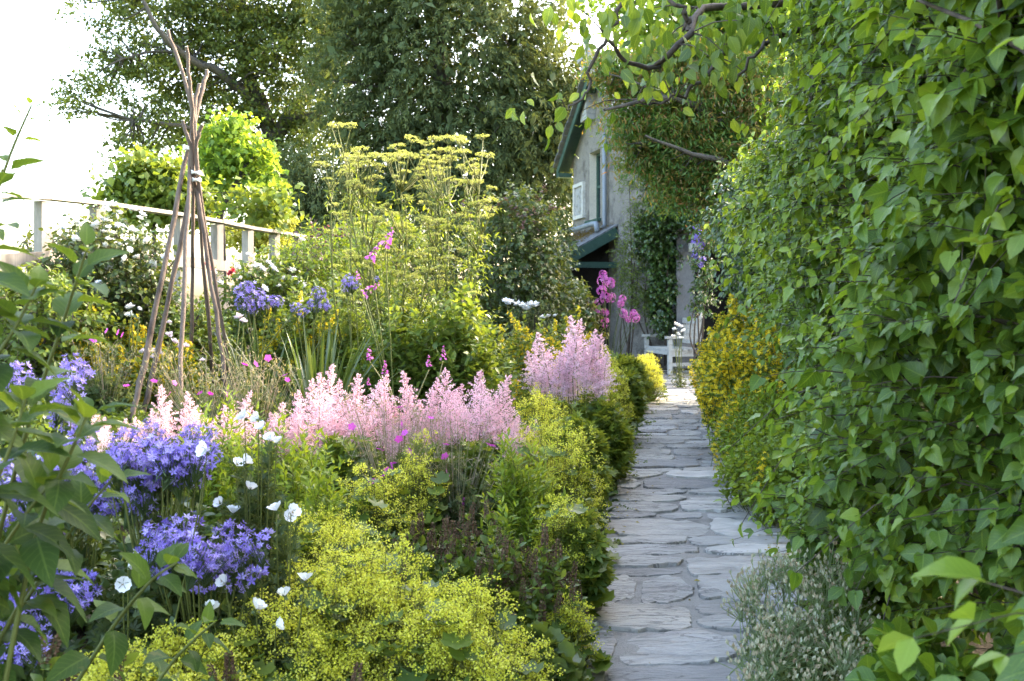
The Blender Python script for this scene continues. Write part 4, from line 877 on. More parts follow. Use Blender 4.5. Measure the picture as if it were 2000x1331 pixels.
# ------------------------------------------------------------------ lady's mantle
def mantle(label, px, d, top, r, ry=None, dens=1.0, h=None, tone=.5):
    x, y = gxy(px, d); z0 = gz(x, y); h = h or h_of(px, d, top); ry = ry or r
    t = thing('lady_mantle', label, 'plant', (x, y, z0), "lady's mantle clumps along the border")
    ml, ms, mf = MB(), MB(), MB(); n = int(230*r/.3); a = U(0, 6.28, n); rr = np.sqrt(U(.05, 1.25, n))
    lx, ly = x+r*rr*np.cos(a), y+ry*rr*np.sin(a); lz = ground_z(lx, ly)+h*np.clip(1.0-.6*rr**2, .12, 1)*U(.35, 1.02, n)
    P = np.stack([lx, ly, lz], -1); sticks(ms, np.stack([x+(lx-x)*.4, y+(ly-y)*.4, ground_z(lx, ly)], -1), P, .0018, .0014, .4)
    D = np.stack([np.cos(a), np.sin(a), U(-.5, .2, n)], -1); place(ml, ROUND, P, D, np.stack([np.cos(a)*.4, np.sin(a)*.4, np.ones(n)], -1)+R.normal(0, .25, (n, 3)), U(.06, .10, n), np.clip(R.normal(.45, .2, n), 0, 1))
    m = int(330*dens*(r*ry)/.09); a = U(0, 6.28, m); rr = np.sqrt(U(0, 1, m)); cx, cy = x+r*rr*np.cos(a)*1.02, y+ry*rr*np.sin(a)*1.02
    lump = .10*np.sin(cx*21+px)*np.cos(cy*17)+.07*np.cos(cy*31+cx*11); cz = ground_z(cx, cy)+h*(np.sqrt(np.clip(1-.8*rr**2, .06, 1)))*U(.72, 1.04, m)+lump*h*1.3
    C = np.stack([cx, cy, cz], -1); ct = np.repeat(R.normal(0, .12, m), 84)
    sticks(ms, np.stack([x+(cx-x)*.45, y+(cy-y)*.45, ground_z(cx, cy)+.02], -1), C, .0018, .001, .6)
    Bc = np.repeat(C, 6, 0)+R.normal(0, 1, (m*6, 3))*[.024, .024, .017]; sticks(ms, np.repeat(C, 6, 0)-[0, 0, .02], Bc, .0009, .0006, .8)
    Pf = np.repeat(Bc, 14, 0)+R.normal(0, .0075, (m*84, 3)); bits(mf, Pf, U(.0055, .0095, m*84), np.clip(R.normal(tone, .22, m*84)+ct, 0, 1))
    ml.build('foliage', L_bed, t); ms.build('stem', L_stem, t); mf.build('flower_froth', P_froth, t)
mantle("lady's mantle with the largest frothy yellow dome at the front of the border", 735, 3.12, 1100, .34, .30)
mantle("lady's mantle in front with its flowers leaning toward the slate path", 930, 3.0, 1185, .20, .24)
mantle("frothy yellow lady's mantle between the biggest dome and the white mallow", 575, 2.95, 1190, .24, .24)
mantle("low lady's mantle along the bottom edge under the bellflowers", 350, 2.68, 1262, .22, .22)
mantle("small lady's mantle at the bottom corner beside the brown spikes", 205, 2.62, 1290, .15, .2, h=.2)
mantle("lady's mantle just behind the biggest dome beside the brown spikes", 660, 3.75, 1015, .24, .26, dens=.6)
mantle("lady's mantle below the magenta geranium and the feathery shoots", 735, 4.35, 925, .20, .20, dens=.55)
mantle("lady's mantle spilling over the path edge behind the feathery shoots", 1080, 5.1, 835, .24, .30, dens=.8)
mantle("small lady's mantle beside the path in front of the feathery shoots", 1098, 4.25, 968, .13, .16)
mantle("tiny lady's mantle tuft touching the slate flags near the front", 1112, 3.6, 1180, .07, .12, dens=1.5, tone=.35)
mantle("lady's mantle in front of the lilac pink astilbe by the path", 1140, 7.6, 745, .28, .35)
mantle("lady's mantle at the end of the pink astilbe drift", 1060, 6.3, 775, .2, .3)
mantle("lady's mantle among the geranium stalks", 825, 4.6, 885, .10, .12)
mantle("lady's mantle at the far bend of the path below the purple spires", 1262, 13.5, 700, .2, .6)
mantle("lady's mantle on the path edge halfway to the bench", 1190, 9.2, 705, .18, .45)

# ------------------------------------------------------------------ feathery bright shoots
for lb, px, d, top, r, n in (('tall feathery light green shoots by the path edge', 1010, 4.45, 850, .17, 60), ('feathery green shoots nearest the slate flags', 1055, 4.6, 895, .15, 45), ('short feathery shoots in front of the taller ones by the path', 985, 4.05, 965, .08, 18),
                           ('bright feathery shoot between the white mallow and the astilbe', 625, 3.95, 865, .11, 20), ('feathery shoots behind the white mallow at the foot of the astilbe', 560, 4.4, 800, .3, 60), ('yellowish feathery shoots between bellflowers and pink astilbe', 430, 4.5, 770, .24, 50)):
    x, y = gxy(px, d); h = h_of(px, d, top); h = min(h, .75)
    mound('feathery_perennial', lb, 'plant', (x, y), r, r*.8, h, n, .34, 15, NARROW, .058, L_bright, 'feathery leaved shoots in the border', tone=.55, upright=1.4, spread=.85, droop=.0, leafdroop=-.1, tipgain=.45, width=1.5, t0=.1)

# ------------------------------------------------------------------ brown spent spikes
def selfheal(label, px, d, top, r, n, stiff=True):
    x, y = gxy(px, d); h = min(h_of(px, d, top), .55)
    t, tp, td = mound('self_heal', label, 'plant', (x, y), r, r, h-.05, int(n*1.8), .30, 6, OVAL, .062, L_bed, 'plants with brown spent flower spikes', tone=.5, upright=1.5, droop=.0, leafdroop=.15, tipgain=-.05)
    for p in tp[:max(3, int(len(tp)*.6))]: put(V_spike, t, p+[0, 0, .012], U(.7, 1.05), .22)
for a in (("self heal with dark leaves and many brown spikes at the middle of the front border", 950, 3.75, 985, .20, 34), ("self heal with brown spikes nearest the path behind the yellow dome", 1050, 3.65, 1050, .16, 26), ("brown spiked self heal in front of the magenta geranium", 850, 3.85, 1010, .15, 22),
          ("dark leafy self heal overhanging the edge of the slate flags", 1085, 3.75, 1085, .13, 14), ("a few brown spikes standing before the lady's mantle dome", 765, 3.45, 1065, .06, 6), ("single brown spikes in the bottom corner below the tall leafy plant", 90, 2.35, 1225, .10, 4), ("brown spike between the bottom lady's mantles", 225, 2.4, 1245, .06, 3), ("lone brown spikes in front of the yellow dome", 690, 2.55, 1240, .05, 2), ("brown spike beside the white mallow at the bottom", 436, 2.6, 1235, .03, 2)): selfheal(*a)
# dark leaves over the path edge
for lb, px, d, top, r in (("dark round leaves hanging over the near edge of the path", 1050, 3.2, 1235, .13), ("big dark lobed leaves beside the flags below the brown spikes", 1135, 4.25, 1000, .11), ("dark green leafy clump at the path edge beyond the yellow froth", 1130, 5.9, 815, .2), ("lobed green leaves halfway along the path edge", 1175, 7.0, 770, .22), ("lush green leaves leaning over the path before the bend", 1200, 9.6, 690, .28), ("dark leafy clump at the far path edge", 1232, 12.0, 702, .24)):
    x, y = gxy(px, d); mound('hardy_geranium', lb, 'plant', (x, y), r, r*1.2, h_of(px, d, top), int(60+200*r/.3), .2, 4, LOBED if d > 3.5 else ROUND, .085 if d < 8 else .11, L_dark if d < 4 else L_bed, 'leafy clumps along the path edge', tone=.68, width=1.15, upright=.7)

# ------------------------------------------------------------------ bellflowers
def zone(spec, n):
    out = []
    for _ in range(n):
        s = spec[int(R.choice(len(spec), p=np.array([q[2]*q[3] for q in spec])/sum(q[2]*q[3] for q in spec)))]; a = U(0, 6.28); r = math.sqrt(U(0, 1)); out.append(at(s[0]+s[2]*r*math.cos(a), s[1]+s[3]*r*math.sin(a), s[4]+U(-.13, .10)+.12*(r*math.sin(a) < -.3)))
    return out
def bell(label, px, d, spec, n, ftop, r, fl=70, s=1.0, hl=None):
    x, y = gxy(px, d); t, tp, td = mound('bellflower', label, 'plant', (x, y), r, r, h_of(px, d, ftop) if not hl else hl, fl, .3, 6, OVAL, .06, L_dark, 'violet blue bellflower clumps', tone=.4, upright=1.2)
    ms = MB(); Z = zone(spec, n)
    for p in Z: put(V_bell, t, p, s, .3)
    c = np.array([x, y, gz(x, y)]); 
    for p in Z: tube(ms, curve([c+(p-c)*[.3, .3, .1], c+(p-c)*[.75, .75, .6], p-[0, 0, .05]], 6), np.linspace(.003, .002, 6), 5, cap=False)
    ms.build('stem', L_stem, t)
bell('violet blue bellflower clump highest under the pink astilbe', 325, 3.15, [(325, 880, 95, 62, 3.05), (290, 925, 85, 40, 3.0), (400, 910, 28, 35, 3.05)], 34, 900, .18)
bell('violet bellflower clump low beside the white mallow', 395, 3.0, [(390, 1060, 135, 48, 2.9), (350, 1085, 90, 40, 2.85), (440, 1115, 90, 30, 2.9), (270, 955, 40, 30, 3.0)], 36, 1060, .2)
bell('pale bellflower clump half hidden behind the tall leafy stems', 150, 3.25, [(160, 910, 60, 55, 3.15), (80, 930, 80, 40, 3.1), (60, 1000, 60, 40, 3.1), (180, 985, 40, 25, 3.1)], 26, 960, .22)
bell('bellflower spires farther back behind the tall leafy plant', 120, 3.7, [(150, 735, 12, 35, 3.6), (110, 770, 45, 25, 3.6), (50, 735, 25, 18, 3.6), (130, 800, 30, 20, 3.6)], 13, 840, .15)
bell('dark violet bellflowers in the bottom corner', 30, 2.75, [(40, 1240, 60, 50, 2.65), (10, 1180, 30, 40, 2.65), (150, 1160, 30, 20, 2.7), (60, 1130, 60, 20, 2.75)], 13, 1210, .18)

# ------------------------------------------------------------------ white musk mallow
def mallow(label, px, d, top, r, fl, n=60):
    x, y = gxy(px, d); h = h_of(px, d, top); t, tp, td = mound('musk_mallow', label, 'plant', (x, y), r, r, h, n, .34, 9, LOBED, .045, L_cool, 'white musk mallow plants', tone=.4, upright=1.4, tipgain=.1, leafdroop=.05)
    ms = MB(); c = np.array([x, y, gz(x, y)])
    for (fx, fy) in fl:
        p = at(fx, fy, d-.12+U(-.05, .05)); tube(ms, curve([c+(p-c)*[.5, .5, .2], c+(p-c)*[.85, .85, .7], p-[0, 0, .004]], 6), np.linspace(.003, .0016, 6), 5, cap=False); put(V_mallow, t, p, 1.0, .35)
    ms.build('stem', L_stem, t)
mallow('white mallow with its top flowers against the pink astilbe', 500, 3.35, 830, .13, [(478, 818), (505, 820), (512, 838), (527, 860), (540, 866), (476, 903), (462, 910), (487, 957), (455, 1003), (432, 985)], 50)
mallow('white mallow with a pair of wide open flowers beside the feathery shoot', 555, 3.1, 990, .10, [(540, 998), (568, 1004), (563, 1012)], 34)
mallow('white mallow leaning into the yellow froth', 530, 2.95, 1110, .12, [(510, 1120), (595, 1135), (556, 1165), (500, 1190), (538, 1222), (440, 1140), (412, 1192)], 44)
mallow('white mallow under the tall leafy stems', 250, 2.85, 1110, .12, [(250, 1108), (240, 1140), (405, 880)], 44)

# ------------------------------------------------------------------ astilbe
AST = [('pink astilbe at the path end of the drift', 5.3, [(1035, 812, 85), (1012, 790, 110), (985, 742, 140), (1005, 800, 90)]), ('pink astilbe with broad plumes next to the path end of the drift', 5.3, [(945, 708, 150), (920, 712, 150), (962, 745, 130), (930, 790, 100), (905, 780, 100)]),
       ('pink astilbe with a tall thin plume in the drift', 5.35, [(868, 712, 150), (880, 745, 120), (850, 770, 120), (895, 760, 110)]), ('pink astilbe with two crossing plumes in the drift', 5.3, [(805, 702, 150), (825, 735, 130), (785, 765, 110), (840, 785, 100), (812, 800, 90)]),
       ('pink astilbe above the magenta geraniums', 5.25, [(752, 755, 120), (770, 790, 100), (735, 735, 130), (760, 820, 80), (720, 790, 100)]), ('pink astilbe with the densest plumes in the drift', 5.2, [(688, 705, 150), (705, 745, 130), (670, 760, 120), (690, 800, 90), (650, 790, 100)]),
       ('pink astilbe with the tallest tapering plumes under the strap leaves', 5.25, [(638, 692, 160), (655, 725, 140), (615, 745, 130), (640, 790, 100), (600, 800, 100)]), ('pink astilbe beside the feathery shoots behind the white mallow', 5.2, [(575, 765, 120), (550, 770, 110), (595, 765, 120), (560, 810, 90), (530, 800, 90)]),
       ('faded astilbe between the tepee and the bellflowers', 5.0, [(465, 745, 110), (480, 775, 90), (445, 790, 90), (500, 790, 90), (425, 800, 70)]), ('sparse faded astilbe just above the highest bellflowers', 5.0, [(380, 758, 110), (400, 785, 90), (355, 790, 90)]),
       ('pale astilbe plume standing alone before the tepee', 5.0, [(310, 752, 120), (290, 790, 80), (325, 795, 80)]), ('dull astilbe half hidden behind the tall leafy stems', 4.9, [(205, 790, 90), (240, 800, 90), (185, 815, 80), (265, 810, 80)])]
for lb, d, pls in AST:
    px = np.mean([p[0] for p in pls]); x, y = gxy(px, d); t, tp, td = mound('astilbe', lb, 'plant', (x, y-.05), .23, .2, max(.2, h_of(px, d, max(p[1]+p[2] for p in pls)-25)), 85, .2, 4, LOBED, .07, L_bed, 'pale pink astilbe drift', tone=.45)
    ms = MB(); c = np.array([x, y, gz(x, y)])
    for k, (fx, fy, hh) in enumerate(pls):
        for q in range(2):
            dd = d+U(-.12, .12)-.10*q; hs = hh*.86/F*dd/.34*(1-.2*q); p = at(fx+U(-22, 22)*q, fy+hh*.95+6*q, dd); put(V_plume, t, p, hs, .22); tube(ms, curve([c+(p-c)*[.4, .4, .05], c+(p-c)*[.85, .85, .6], p+[0, 0, .03]], 5), .002, 5, cap=False)
    ms.build('stem', L_stem, t)
for lb, d, pls in (('lilac pink astilbe with upright plumes nearest the path', 7.0, [(1127, 622, 110), (1145, 645, 105), (1163, 650, 100), (1177, 690, 80), (1138, 690, 70), (1110, 665, 100), (1168, 725, 60)]), ('lilac pink astilbe leaning away from the path before the yellow flowers', 7.1, [(1100, 650, 110), (1075, 660, 100), (1052, 672, 90), (1040, 690, 60), (1062, 720, 60), (1090, 695, 80), (1115, 720, 60)])):
    px = np.mean([p[0] for p in pls]); x, y = gxy(px, d); t, tp, td = mound('astilbe', lb, 'plant', (x, y), .2, .2, h_of(px, d, 770), 60, .25, 4, LOBED, .07, L_bed, 'lilac pink astilbes by the path', tone=.5)
    ms = MB(); c = np.array([x, y, gz(x, y)])
    for fx, fy, hh in pls:
        for q in range(2):
            dd = d+U(-.12, .12); p = at(fx+U(-9, 9)*q, fy+hh+12*q, dd); put(V_plume2, t, p, hh/F*dd/.34, .12); tube(ms, curve([c+(p-c)*[.4, .4, .05], c+(p-c)*[.85, .85, .6], p+[0, 0, .03]], 5), .003, 5, cap=False)
    ms.build('stem', L_stem, t)

# ------------------------------------------------------------------ geraniums with magenta flowers and dry stalks
def geran(label, px, d, top, r, fl, nd=95, hh=None):
    x, y = gxy(px, d); h = hh or h_of(px, d, top); t, tp, td = mound('geranium', label, 'plant', (x, y), r, r*.7, h*.72, 90, .2, 4, LOBED, .05, L_cool, 'magenta geraniums with dry stalks', tone=.45)
    ms = MB(); c = np.array([x, y, gz(x, y)]); n = nd; a = U(0, 6.28, n); rr = np.sqrt(U(0, 1, n)); cx, cy = x+r*1.05*rr*np.cos(a), y+r*.7*rr*np.sin(a); g_ = ground_z(cx, cy)
    A = np.stack([x+(cx-x)*.25, y+(cy-y)*.35, g_+h*.3], -1); B = np.stack([cx, cy, g_+h*U(.6, 1.02, n)], -1); sticks(ms, A, B, .0016, .001, U(.2, 1, n))
    for k in range(3):
        E = B+R.normal(0, .022, (n, 3))+[0, 0, .01]; sticks(ms, B, E, .001, .0008, U(.3, 1, n)); place(ms, DIA, E, R.normal(0, .6, (n, 3))+UPV, rdir(n), U(.012, .022, n), U(.2, 1, n), width=.6)
    ms.build('dry_stalk', L_dry, t); mg = MB()
    for (fx, fy) in fl:
        p = at(fx, fy, d-.1+U(-.1, .06)); put(V_ger, t, p, 1.0, .3); tube(mg, curve([c+(p-c)*[.7, .7, .4], p], 3), .0014, 4, cap=False)
    mg.build('stem', L_stem, t)
geran('magenta geranium with beige stalks in front of the pink astilbe drift', 770, 4.75, 800, .26, [(785, 830), (790, 846), (781, 858), (800, 884), (765, 911), (760, 919), (770, 905), (728, 940), (740, 936), (733, 948), (720, 943), (748, 930), (780, 795), (690, 838), (742, 878)])
geran('magenta geranium with dry heads reaching toward the feathery shoots', 890, 4.75, 815, .26, [(840, 816), (872, 868), (962, 870), (868, 892), (905, 985), (955, 866), (875, 925)])
geran('dry stalked geranium at the foot of the tepee', 400, 5.6, 705, .34, [(246, 752), (390, 768), (343, 752), (330, 770), (300, 745)], 100)
geran('dry stalked geranium between the tepee and the strap leaves', 500, 5.7, 690, .26, [(500, 715), (523, 700), (556, 733), (480, 712), (560, 742), (412, 770), (445, 772)], 90)
geran('dry stalked geranium with magenta flowers among the yellow loosestrife', 210, 6.0, 675, .22, [(184, 665), (230, 650), (205, 650), (238, 655), (178, 662)], 50)

for lb, px, d, top, r in (('leafy clump filling the gap in front of the pink astilbe at its path end', 930, 4.95, 868, .2), ('green clump below the dense pink plumes behind the lime froth', 690, 4.9, 850, .2), ('cut leaved clump between the magenta geraniums', 830, 4.85, 865, .16)):
    x, y = gxy(px, d); mound('hardy_geranium', lb, 'plant', (x, y), r, r*.8, h_of(px, d, top), 130, .2, 4, LOBED, .075, L_bed, 'leafy clumps along the path edge', tone=.5, width=1.15, upright=.8)
# ------------------------------------------------------------------ yellow loosestrife
def yellow(label, name, grp, cx, cy_, rx, ry, h, nf, nleaf, zf=(.45, 1.0), lm=None, s=1.0, leaf=.06, tone=.5, zmin=None):
    t, tp, td = mound(name, label, 'plant' if name != 'st_johns_wort' else 'shrub', (cx, cy_), rx, ry, h*.95, nleaf, .30, 6, OVAL2, leaf, lm or L_bed, grp, tone=tone, upright=1.1, width=1.1)
    base = gz(cx, cy_)
    for _ in range(nf):
        a = U(0, 6.28); r = math.sqrt(U(0, 1)); x, y = cx+rx*r*math.cos(a), cy_+ry*r*math.sin(a); hz = h*math.sqrt(max(.1, 1-.7*r*r))*U(*zf)
        put(V_yel, t, (x, y, gz(x, y)+hz-.16), s, .25)
    return t
def yb(label, px, d, top, rx, ry, nf, nl=110, **k):
    x, y = gxy(px, d); return yellow(label, 'yellow_loosestrife', 'yellow loosestrife clumps in the border', x, y, rx, ry, h_of(px, d, top), nf, nl, **k)
yb('yellow loosestrife between the tall leafy stems and the tepee', 215, 6.7, 595, .36, .4, 90, zf=(.3, 1)); yb('low yellow loosestrife around the feet of the tepee', 320, 6.6, 645, .3, .3, 44, zf=(.3, .95))
yb('yellow loosestrife behind the lilac pink astilbes', 1040, 9.0, 598, .42, .4, 48, zf=(.5, 1.02)); yb('yellow loosestrife with its spires reaching the purple phlox', 1115, 9.6, 600, .32, .3, 26, zf=(.5, 1.05)); yb('yellow flowers among the strap leaves', 600, 8.0, 560, .45, .3, 30, zf=(.5, 1)); yb('yellow flowers between the tall umbels and the lilac astilbes', 960, 8.3, 610, .26, .3, 22, zf=(.4, 1))
for lb, d, h, nf, rx, off, nl in (('leafy St Johns wort bush bulging over the path edge in front of its yellow neighbours', 6.25, .66, 3, .42, .12, 420), ('green leaved bush with a few yellow flowers touching the flags', 7.3, .85, 12, .45, .12, 380), ('St Johns wort covered with yellow flowers below the hedge', 8.5, 1.12, 140, .48, .14, 300), ('tallest yellow flowered bush at the far part of the hedge', 9.8, 1.36, 160, .48, .16, 260), ('yellow flowered bush nearest the bench', 11.3, 1.28, 90, .45, .1, 220), ('straggling yellow flowers in front of the bench', 12.9, .95, 30, .40, .0, 160)):
    yellow(lb, 'st_johns_wort', 'yellow flowered bushes along the hedge', XR(d)+off, d, rx, .72, h, nf, nl, zf=(.55, 1.02) if d > 8 else (.6, 1.0), lm=L_bright if d < 8 else L_bed, leaf=.05, tone=.5, s=1.0 if d < 8 else 1.4)

# ------------------------------------------------------------------ strap leaves and the blue flowers above them
def straps(label, px, d, n, hmin, hmax, spread):
    x, y = gxy(px, d); z0 = gz(x, y); t = thing('strap_leaf_lily', label, 'plant', (x, y, z0)); mb = MB()
    for _ in range(n):
        a = U(0, 6.28); L_ = U(hmin, hmax); s = U(.1, 1)*spread; b = np.array([x+.1*math.cos(a)*U(0, 1), y+.1*math.sin(a)*U(0, 1), z0]); o = np.array([math.cos(a), math.sin(a)*.8, 0]); k = 7
        tt = np.linspace(0, 1, k); bend = U(.1, .8); P = b+o*(s*L_*(tt+bend*tt**2*.4))[:, None]+UPV*(L_*(tt-bend*.42*tt**2.2))[:, None]; wv = .011*np.sin(np.pi*np.clip(tt*.9+.1, 0, 1))**.6; sd = np.array([-o[1], o[0], 0]); rowl = P-sd*wv[:, None]+UPV*.004; rowr = P+sd*wv[:, None]+UPV*.004
        V = np.stack([rowl, P, rowr], 1).reshape(-1, 3); Fc = [];
        for i in range(k-1): q = i*3; Fc += [(q, q+1, q+4, q+3), (q+1, q+2, q+5, q+4)]
        L = np.zeros((len(V), 3)); L[:, 0] = np.repeat(tt, 3); L[:, 2] = np.clip(R.normal(.45, .22), 0, 1); mb.add(V, np.array(Fc), L)
    mb.build('foliage', L_strap, t); return t
s1 = straps('clump of long dark strap leaves behind the pink astilbe', 620, 6.3, 90, .6, 1.05, .55); straps('smaller strap leaved clump beside the foot of the tepee', 510, 6.6, 40, .5, .85, .5)
def heads(name, label, cat, px, d, pts, vs, s, lm=L_stem, group=None, dd=.1, tilt=.2):
    x, y = gxy(px, d); c = np.array([x, y, gz(x, y)]); t = thing(name, label, cat, c, group); ms = MB()
    for q in pts: p = at(q[0], q[1], d+U(-dd, dd)); put(vs, t, p, s*(q[2] if len(q) > 2 else 1), tilt); tube(ms, curve([c, c+(p-c)*[.4, .4, .55]+R.normal(0, .02, 3), p-[0, 0, .02]], 8), np.linspace(.006, .003, 8), 5, cap=False)
    n = 24; twigs(ms, None, np.tile(c, (n, 1))+R.normal(0, .02, (n, 3))*[1, 1, 0], R.normal(0, .35, (n, 3))+UPV, U(.2, .6, n), 5, NARROW, .1, mat=0); ms.build('stem', lm, t); return t
heads('agapanthus', 'violet blue flower heads beside the tepee above the strap leaves', 'plant', 500, 6.7, [(480, 572, 1.2), (500, 578, 1.2), (475, 592, 1.1), (520, 590, 1.1), (540, 588, .9), (495, 600, 1.1), (485, 560, .8)], V_bell, 1.15)
heads('agapanthus', 'pair of pale blue flower heads between tepee and umbels', 'plant', 610, 7.2, [(622, 572, 1.1), (630, 590, 1.1), (612, 598, 1), (578, 600, .8), (590, 610, .8), (640, 600, .7)], V_bell, 1.1)
heads('agapanthus', 'blue flower head under the tall umbels', 'plant', 688, 7.2, [(683, 548, 1.0), (692, 556, .9), (676, 562, .8), (735, 545, .4)], V_bell, 1.0)
heads('foxglove', 'fading foxgloves with magenta tips in front of the umbels', 'plant', 775, 6.6, [(752, 478), (725, 505), (713, 572), (700, 545, .5)], V_fox, 1.0, tilt=.35); heads('foxglove', 'short foxglove spikes just above the pink astilbe', 'plant', 790, 6.2, [(722, 700, .9), (838, 716, .8), (865, 700, .9), (752, 728, .7), (720, 752, .5)], V_fox, .8, L_dry)
heads('sweet_pea', 'pale pink sweet peas climbing inside the tepee', 'plant', 345, 6.4, [(305, 690, 1.2), (300, 700), (278, 690, .9), (340, 670), (352, 680), (331, 655, .7), (362, 678, .9), (330, 632, .6)], V_pinkrose, 1.1, L_stem); heads('sweet_pea', 'white sweet peas beside the outermost tepee pole', 'plant', 262, 6.5, [(255, 603, 1.2), (254, 617, 1.0), (272, 606, .7)], V_rose, 1.0); heads('sweet_pea', 'pale sweet peas at the tepee foot nearest the strap leaves', 'plant', 460, 6.2, [(468, 622, 1.1), (476, 630), (395, 705, .6), (590, 590, .4)], V_pinkrose, 1.0)
heads('phlox', 'tall magenta purple phlox spires before the cottage porch', 'plant', 1190, 13.0, [(1178, 537, .9), (1178, 550, 1.2), (1192, 553, 1.1), (1175, 568), (1182, 582, 1.2), (1194, 582), (1215, 585), (1168, 592, .8), (1154, 596, .8), (1212, 594, .8), (1217, 612, .9), (1182, 612), (1237, 613), (1241, 621), (1226, 624, .7), (1182, 630), (1165, 610, .7)], V_phlox, 1.15, L_dark, dd=.25)

# ------------------------------------------------------------------ tall umbels
def env(n, x0, x1, y0, y1): return [(U(x0, x1), y0+(y1-y0)*U(0, 1)**1.3, U(.5, 1.0)) for _ in range(n)]
def lovage(label, px, d, pts, r, fol_top, nfol):
    x, y = gxy(px, d); c = np.array([x, y, gz(x, y)]); t, tp, td = mound('lovage', label, 'plant', (x, y), r, r*.8, h_of(px, d, fol_top), nfol, .4, 6, LOBED, .085, L_bed, 'tall lovage plants with yellow umbels', tone=.5, upright=1.2)
    ms = MB(); mains = []
    for k in range(max(4, len(pts)//7)):
        q = pts[int(R.integers(len(pts)))]; top = at(q[0]+U(-10, 10), q[1]+90, d+U(-.2, .2)); C = curve([c+R.normal(0, .08, 3)*[1, 1, 0], c+(top-c)*[.5, .5, .5]+R.normal(0, .03, 3)*[1, 1, 0], top], 14); tube(ms, C, np.linspace(.011, .005, 14), 6, cap=False); mains.append(C)
    M = np.concatenate(mains)
    for q in pts:
        p = at(q[0], q[1]+10, d+U(-.3, .3)); s = q[2] if len(q) > 2 else U(.7, 1.1); dist = np.linalg.norm((M-p)*[1, 1, .6], axis=1)+np.where(M[:, 2] > p[2]-.12, 5, 0); a = M[int(np.argmin(dist))]
        tube(ms, curve([a, a+(p-a)*[.55, .55, .45], p], 7), np.linspace(.0055, .0028, 7), 5, 0, .6, cap=False); put(V_umbel, t, p, s, .15)
    n = len(M)*2; ml = MB(); b = M[R.choice(len(M), n)]; twigs(ml, None, b, R.normal(0, 1, (n, 3))+[0, 0, .5], U(.12, .34, n), 5, NARROW, .055, tone=.66, width=1.4); ml.build('upper_leaves', L_bed, t); ms.build('stem', L_stem, t)
lovage('tallest lovage standing apart beside the tepee side of the group', 690, 7.8, [(648, 240), (660, 243), (684, 244), (653, 283), (673, 302), (625, 316, .8), (636, 320, .7), (690, 317), (703, 292, 1.1), (715, 320), (684, 333), (668, 330, .7), (686, 356, .8), (640, 345, .6), (722, 305)]+env(14, 640, 740, 330, 520), .3, 600, 60)
lovage('broad lovage with crowded umbels in the middle of the group', 780, 7.7, [(776, 285, 1.1), (803, 272, 1.1), (735, 303, 1.1), (760, 312), (790, 298), (830, 278), (832, 292), (850, 270)]+env(120, 670, 860, 300, 590), .42, 590, 120)
lovage('lovage with loose umbels nearest the cottage', 890, 7.6, [(875, 272, 1.1), (895, 268), (900, 276), (943, 265, .9), (858, 292, 1.1), (882, 295), (905, 295), (938, 298, .8), (925, 310), (880, 308, 1.1), (932, 325, 1.1), (935, 335), (912, 350), (935, 352, .8), (955, 418, .8), (892, 420, .8), (870, 430, .7), (915, 420, .7)]+env(70, 820, 960, 300, 570), .36, 580, 110)
mound('lovage', 'leafy base of young lovage without umbels between the umbels and the lilac astilbes', 'plant', gxy(900, 7.0), .4, .3, h_of(900, 7.0, 560), 180, .4, 6, OVAL, .085, L_bed, tone=.5, upright=1.2); mound('border_shrub', 'bright leafy plant with upright stems below the tall umbels', 'plant', gxy(790, 7.0), .42, .3, h_of(790, 7.0, 590), 170, .4, 7, OVAL, .075, L_bed, tone=.45, upright=1.2)

# ------------------------------------------------------------------ shrubs farther back
def bush(name, label, cat, px, d, top, rx, ry, n, L, tm, size, lm, pairs=5, tone=.45, width=1.0, tip=.2, hh=None, group=None, upright=.6, base=None):
    x, y = gxy(px, d); z0 = gz(x, y) if base is None else base; t = thing(name, label, cat, (x, y, z0), group); ml, ms = MB(), MB(); h = hh or (EYE-(top-HZ)/F*d-z0)
    q = rdir(n)*(U(.05, 1, n)**.33)[:, None]; B = np.array([x, y, z0+h*.52])+q*[rx, ry, h*.48]; D = nrm(q*[1, 1, .8]+R.normal(0, .45, (n, 3))+[0, -.1, upright*.5]); twigs(ml, ms, B-D*L*.6, D, L*U(.6, 1.2, n), pairs, tm, size, tone=tone, width=width, tipgain=tip, stem_r=.003, droop=.2)
    for k in range(9):
        e = B[int(R.integers(n))]; tube(ms, curve([(x+R.normal(0, .06), y, z0-.05), (x+(e[0]-x)*.4, y+(e[1]-y)*.4, z0+(e[2]-z0)*.6), e], 10), np.linspace(.016, .004, 10), 6, cap=False)
    ml.build('foliage', lm, t); ms.build('branch', M_twig, t); return t, B
rb, RB = bush('rose_bush', 'big rose bush with reddish tips between the umbels and the cottage', 'shrub', 1010, 11.5, 350, .62, .55, 850, .32, OVAL2, .075, L_rose, tone=.4, tip=.35, width=1.2)
for _ in range(26):
    ml = MB(); P = at(U(900, 1115), U(360, 440)+abs(U(-1, 1))*40, 11.3+U(-.3, .3))[None]; twigs(ml, ml, P, R.normal(0, .4, (1, 3))+UPV, U(.1, .2, 1), 4, OVAL2, .06, tone=.5); ml.build('red_shoot', L_red, rb)
bush('rose_bush', 'lower rose bush with dark leaves at the foot of the lean-to', 'shrub', 1070, 12.2, 470, .5, .4, 420, .28, OVAL2, .07, L_gloss, tone=.5, width=1.2)
bush('hydrangea', 'dull brownish hydrangea like shrub below the green porch beam', 'shrub', 1115, 13.0, 535, .42, .4, 300, .26, OVAL, .09, L_rose, tone=.55, tip=.3); bush('fern_bush', 'feathery brown green bush above the white flowers', 'shrub', 1040, 11.0, 570, .3, .3, 200, .24, NARROW, .08, L_cool, tone=.55)
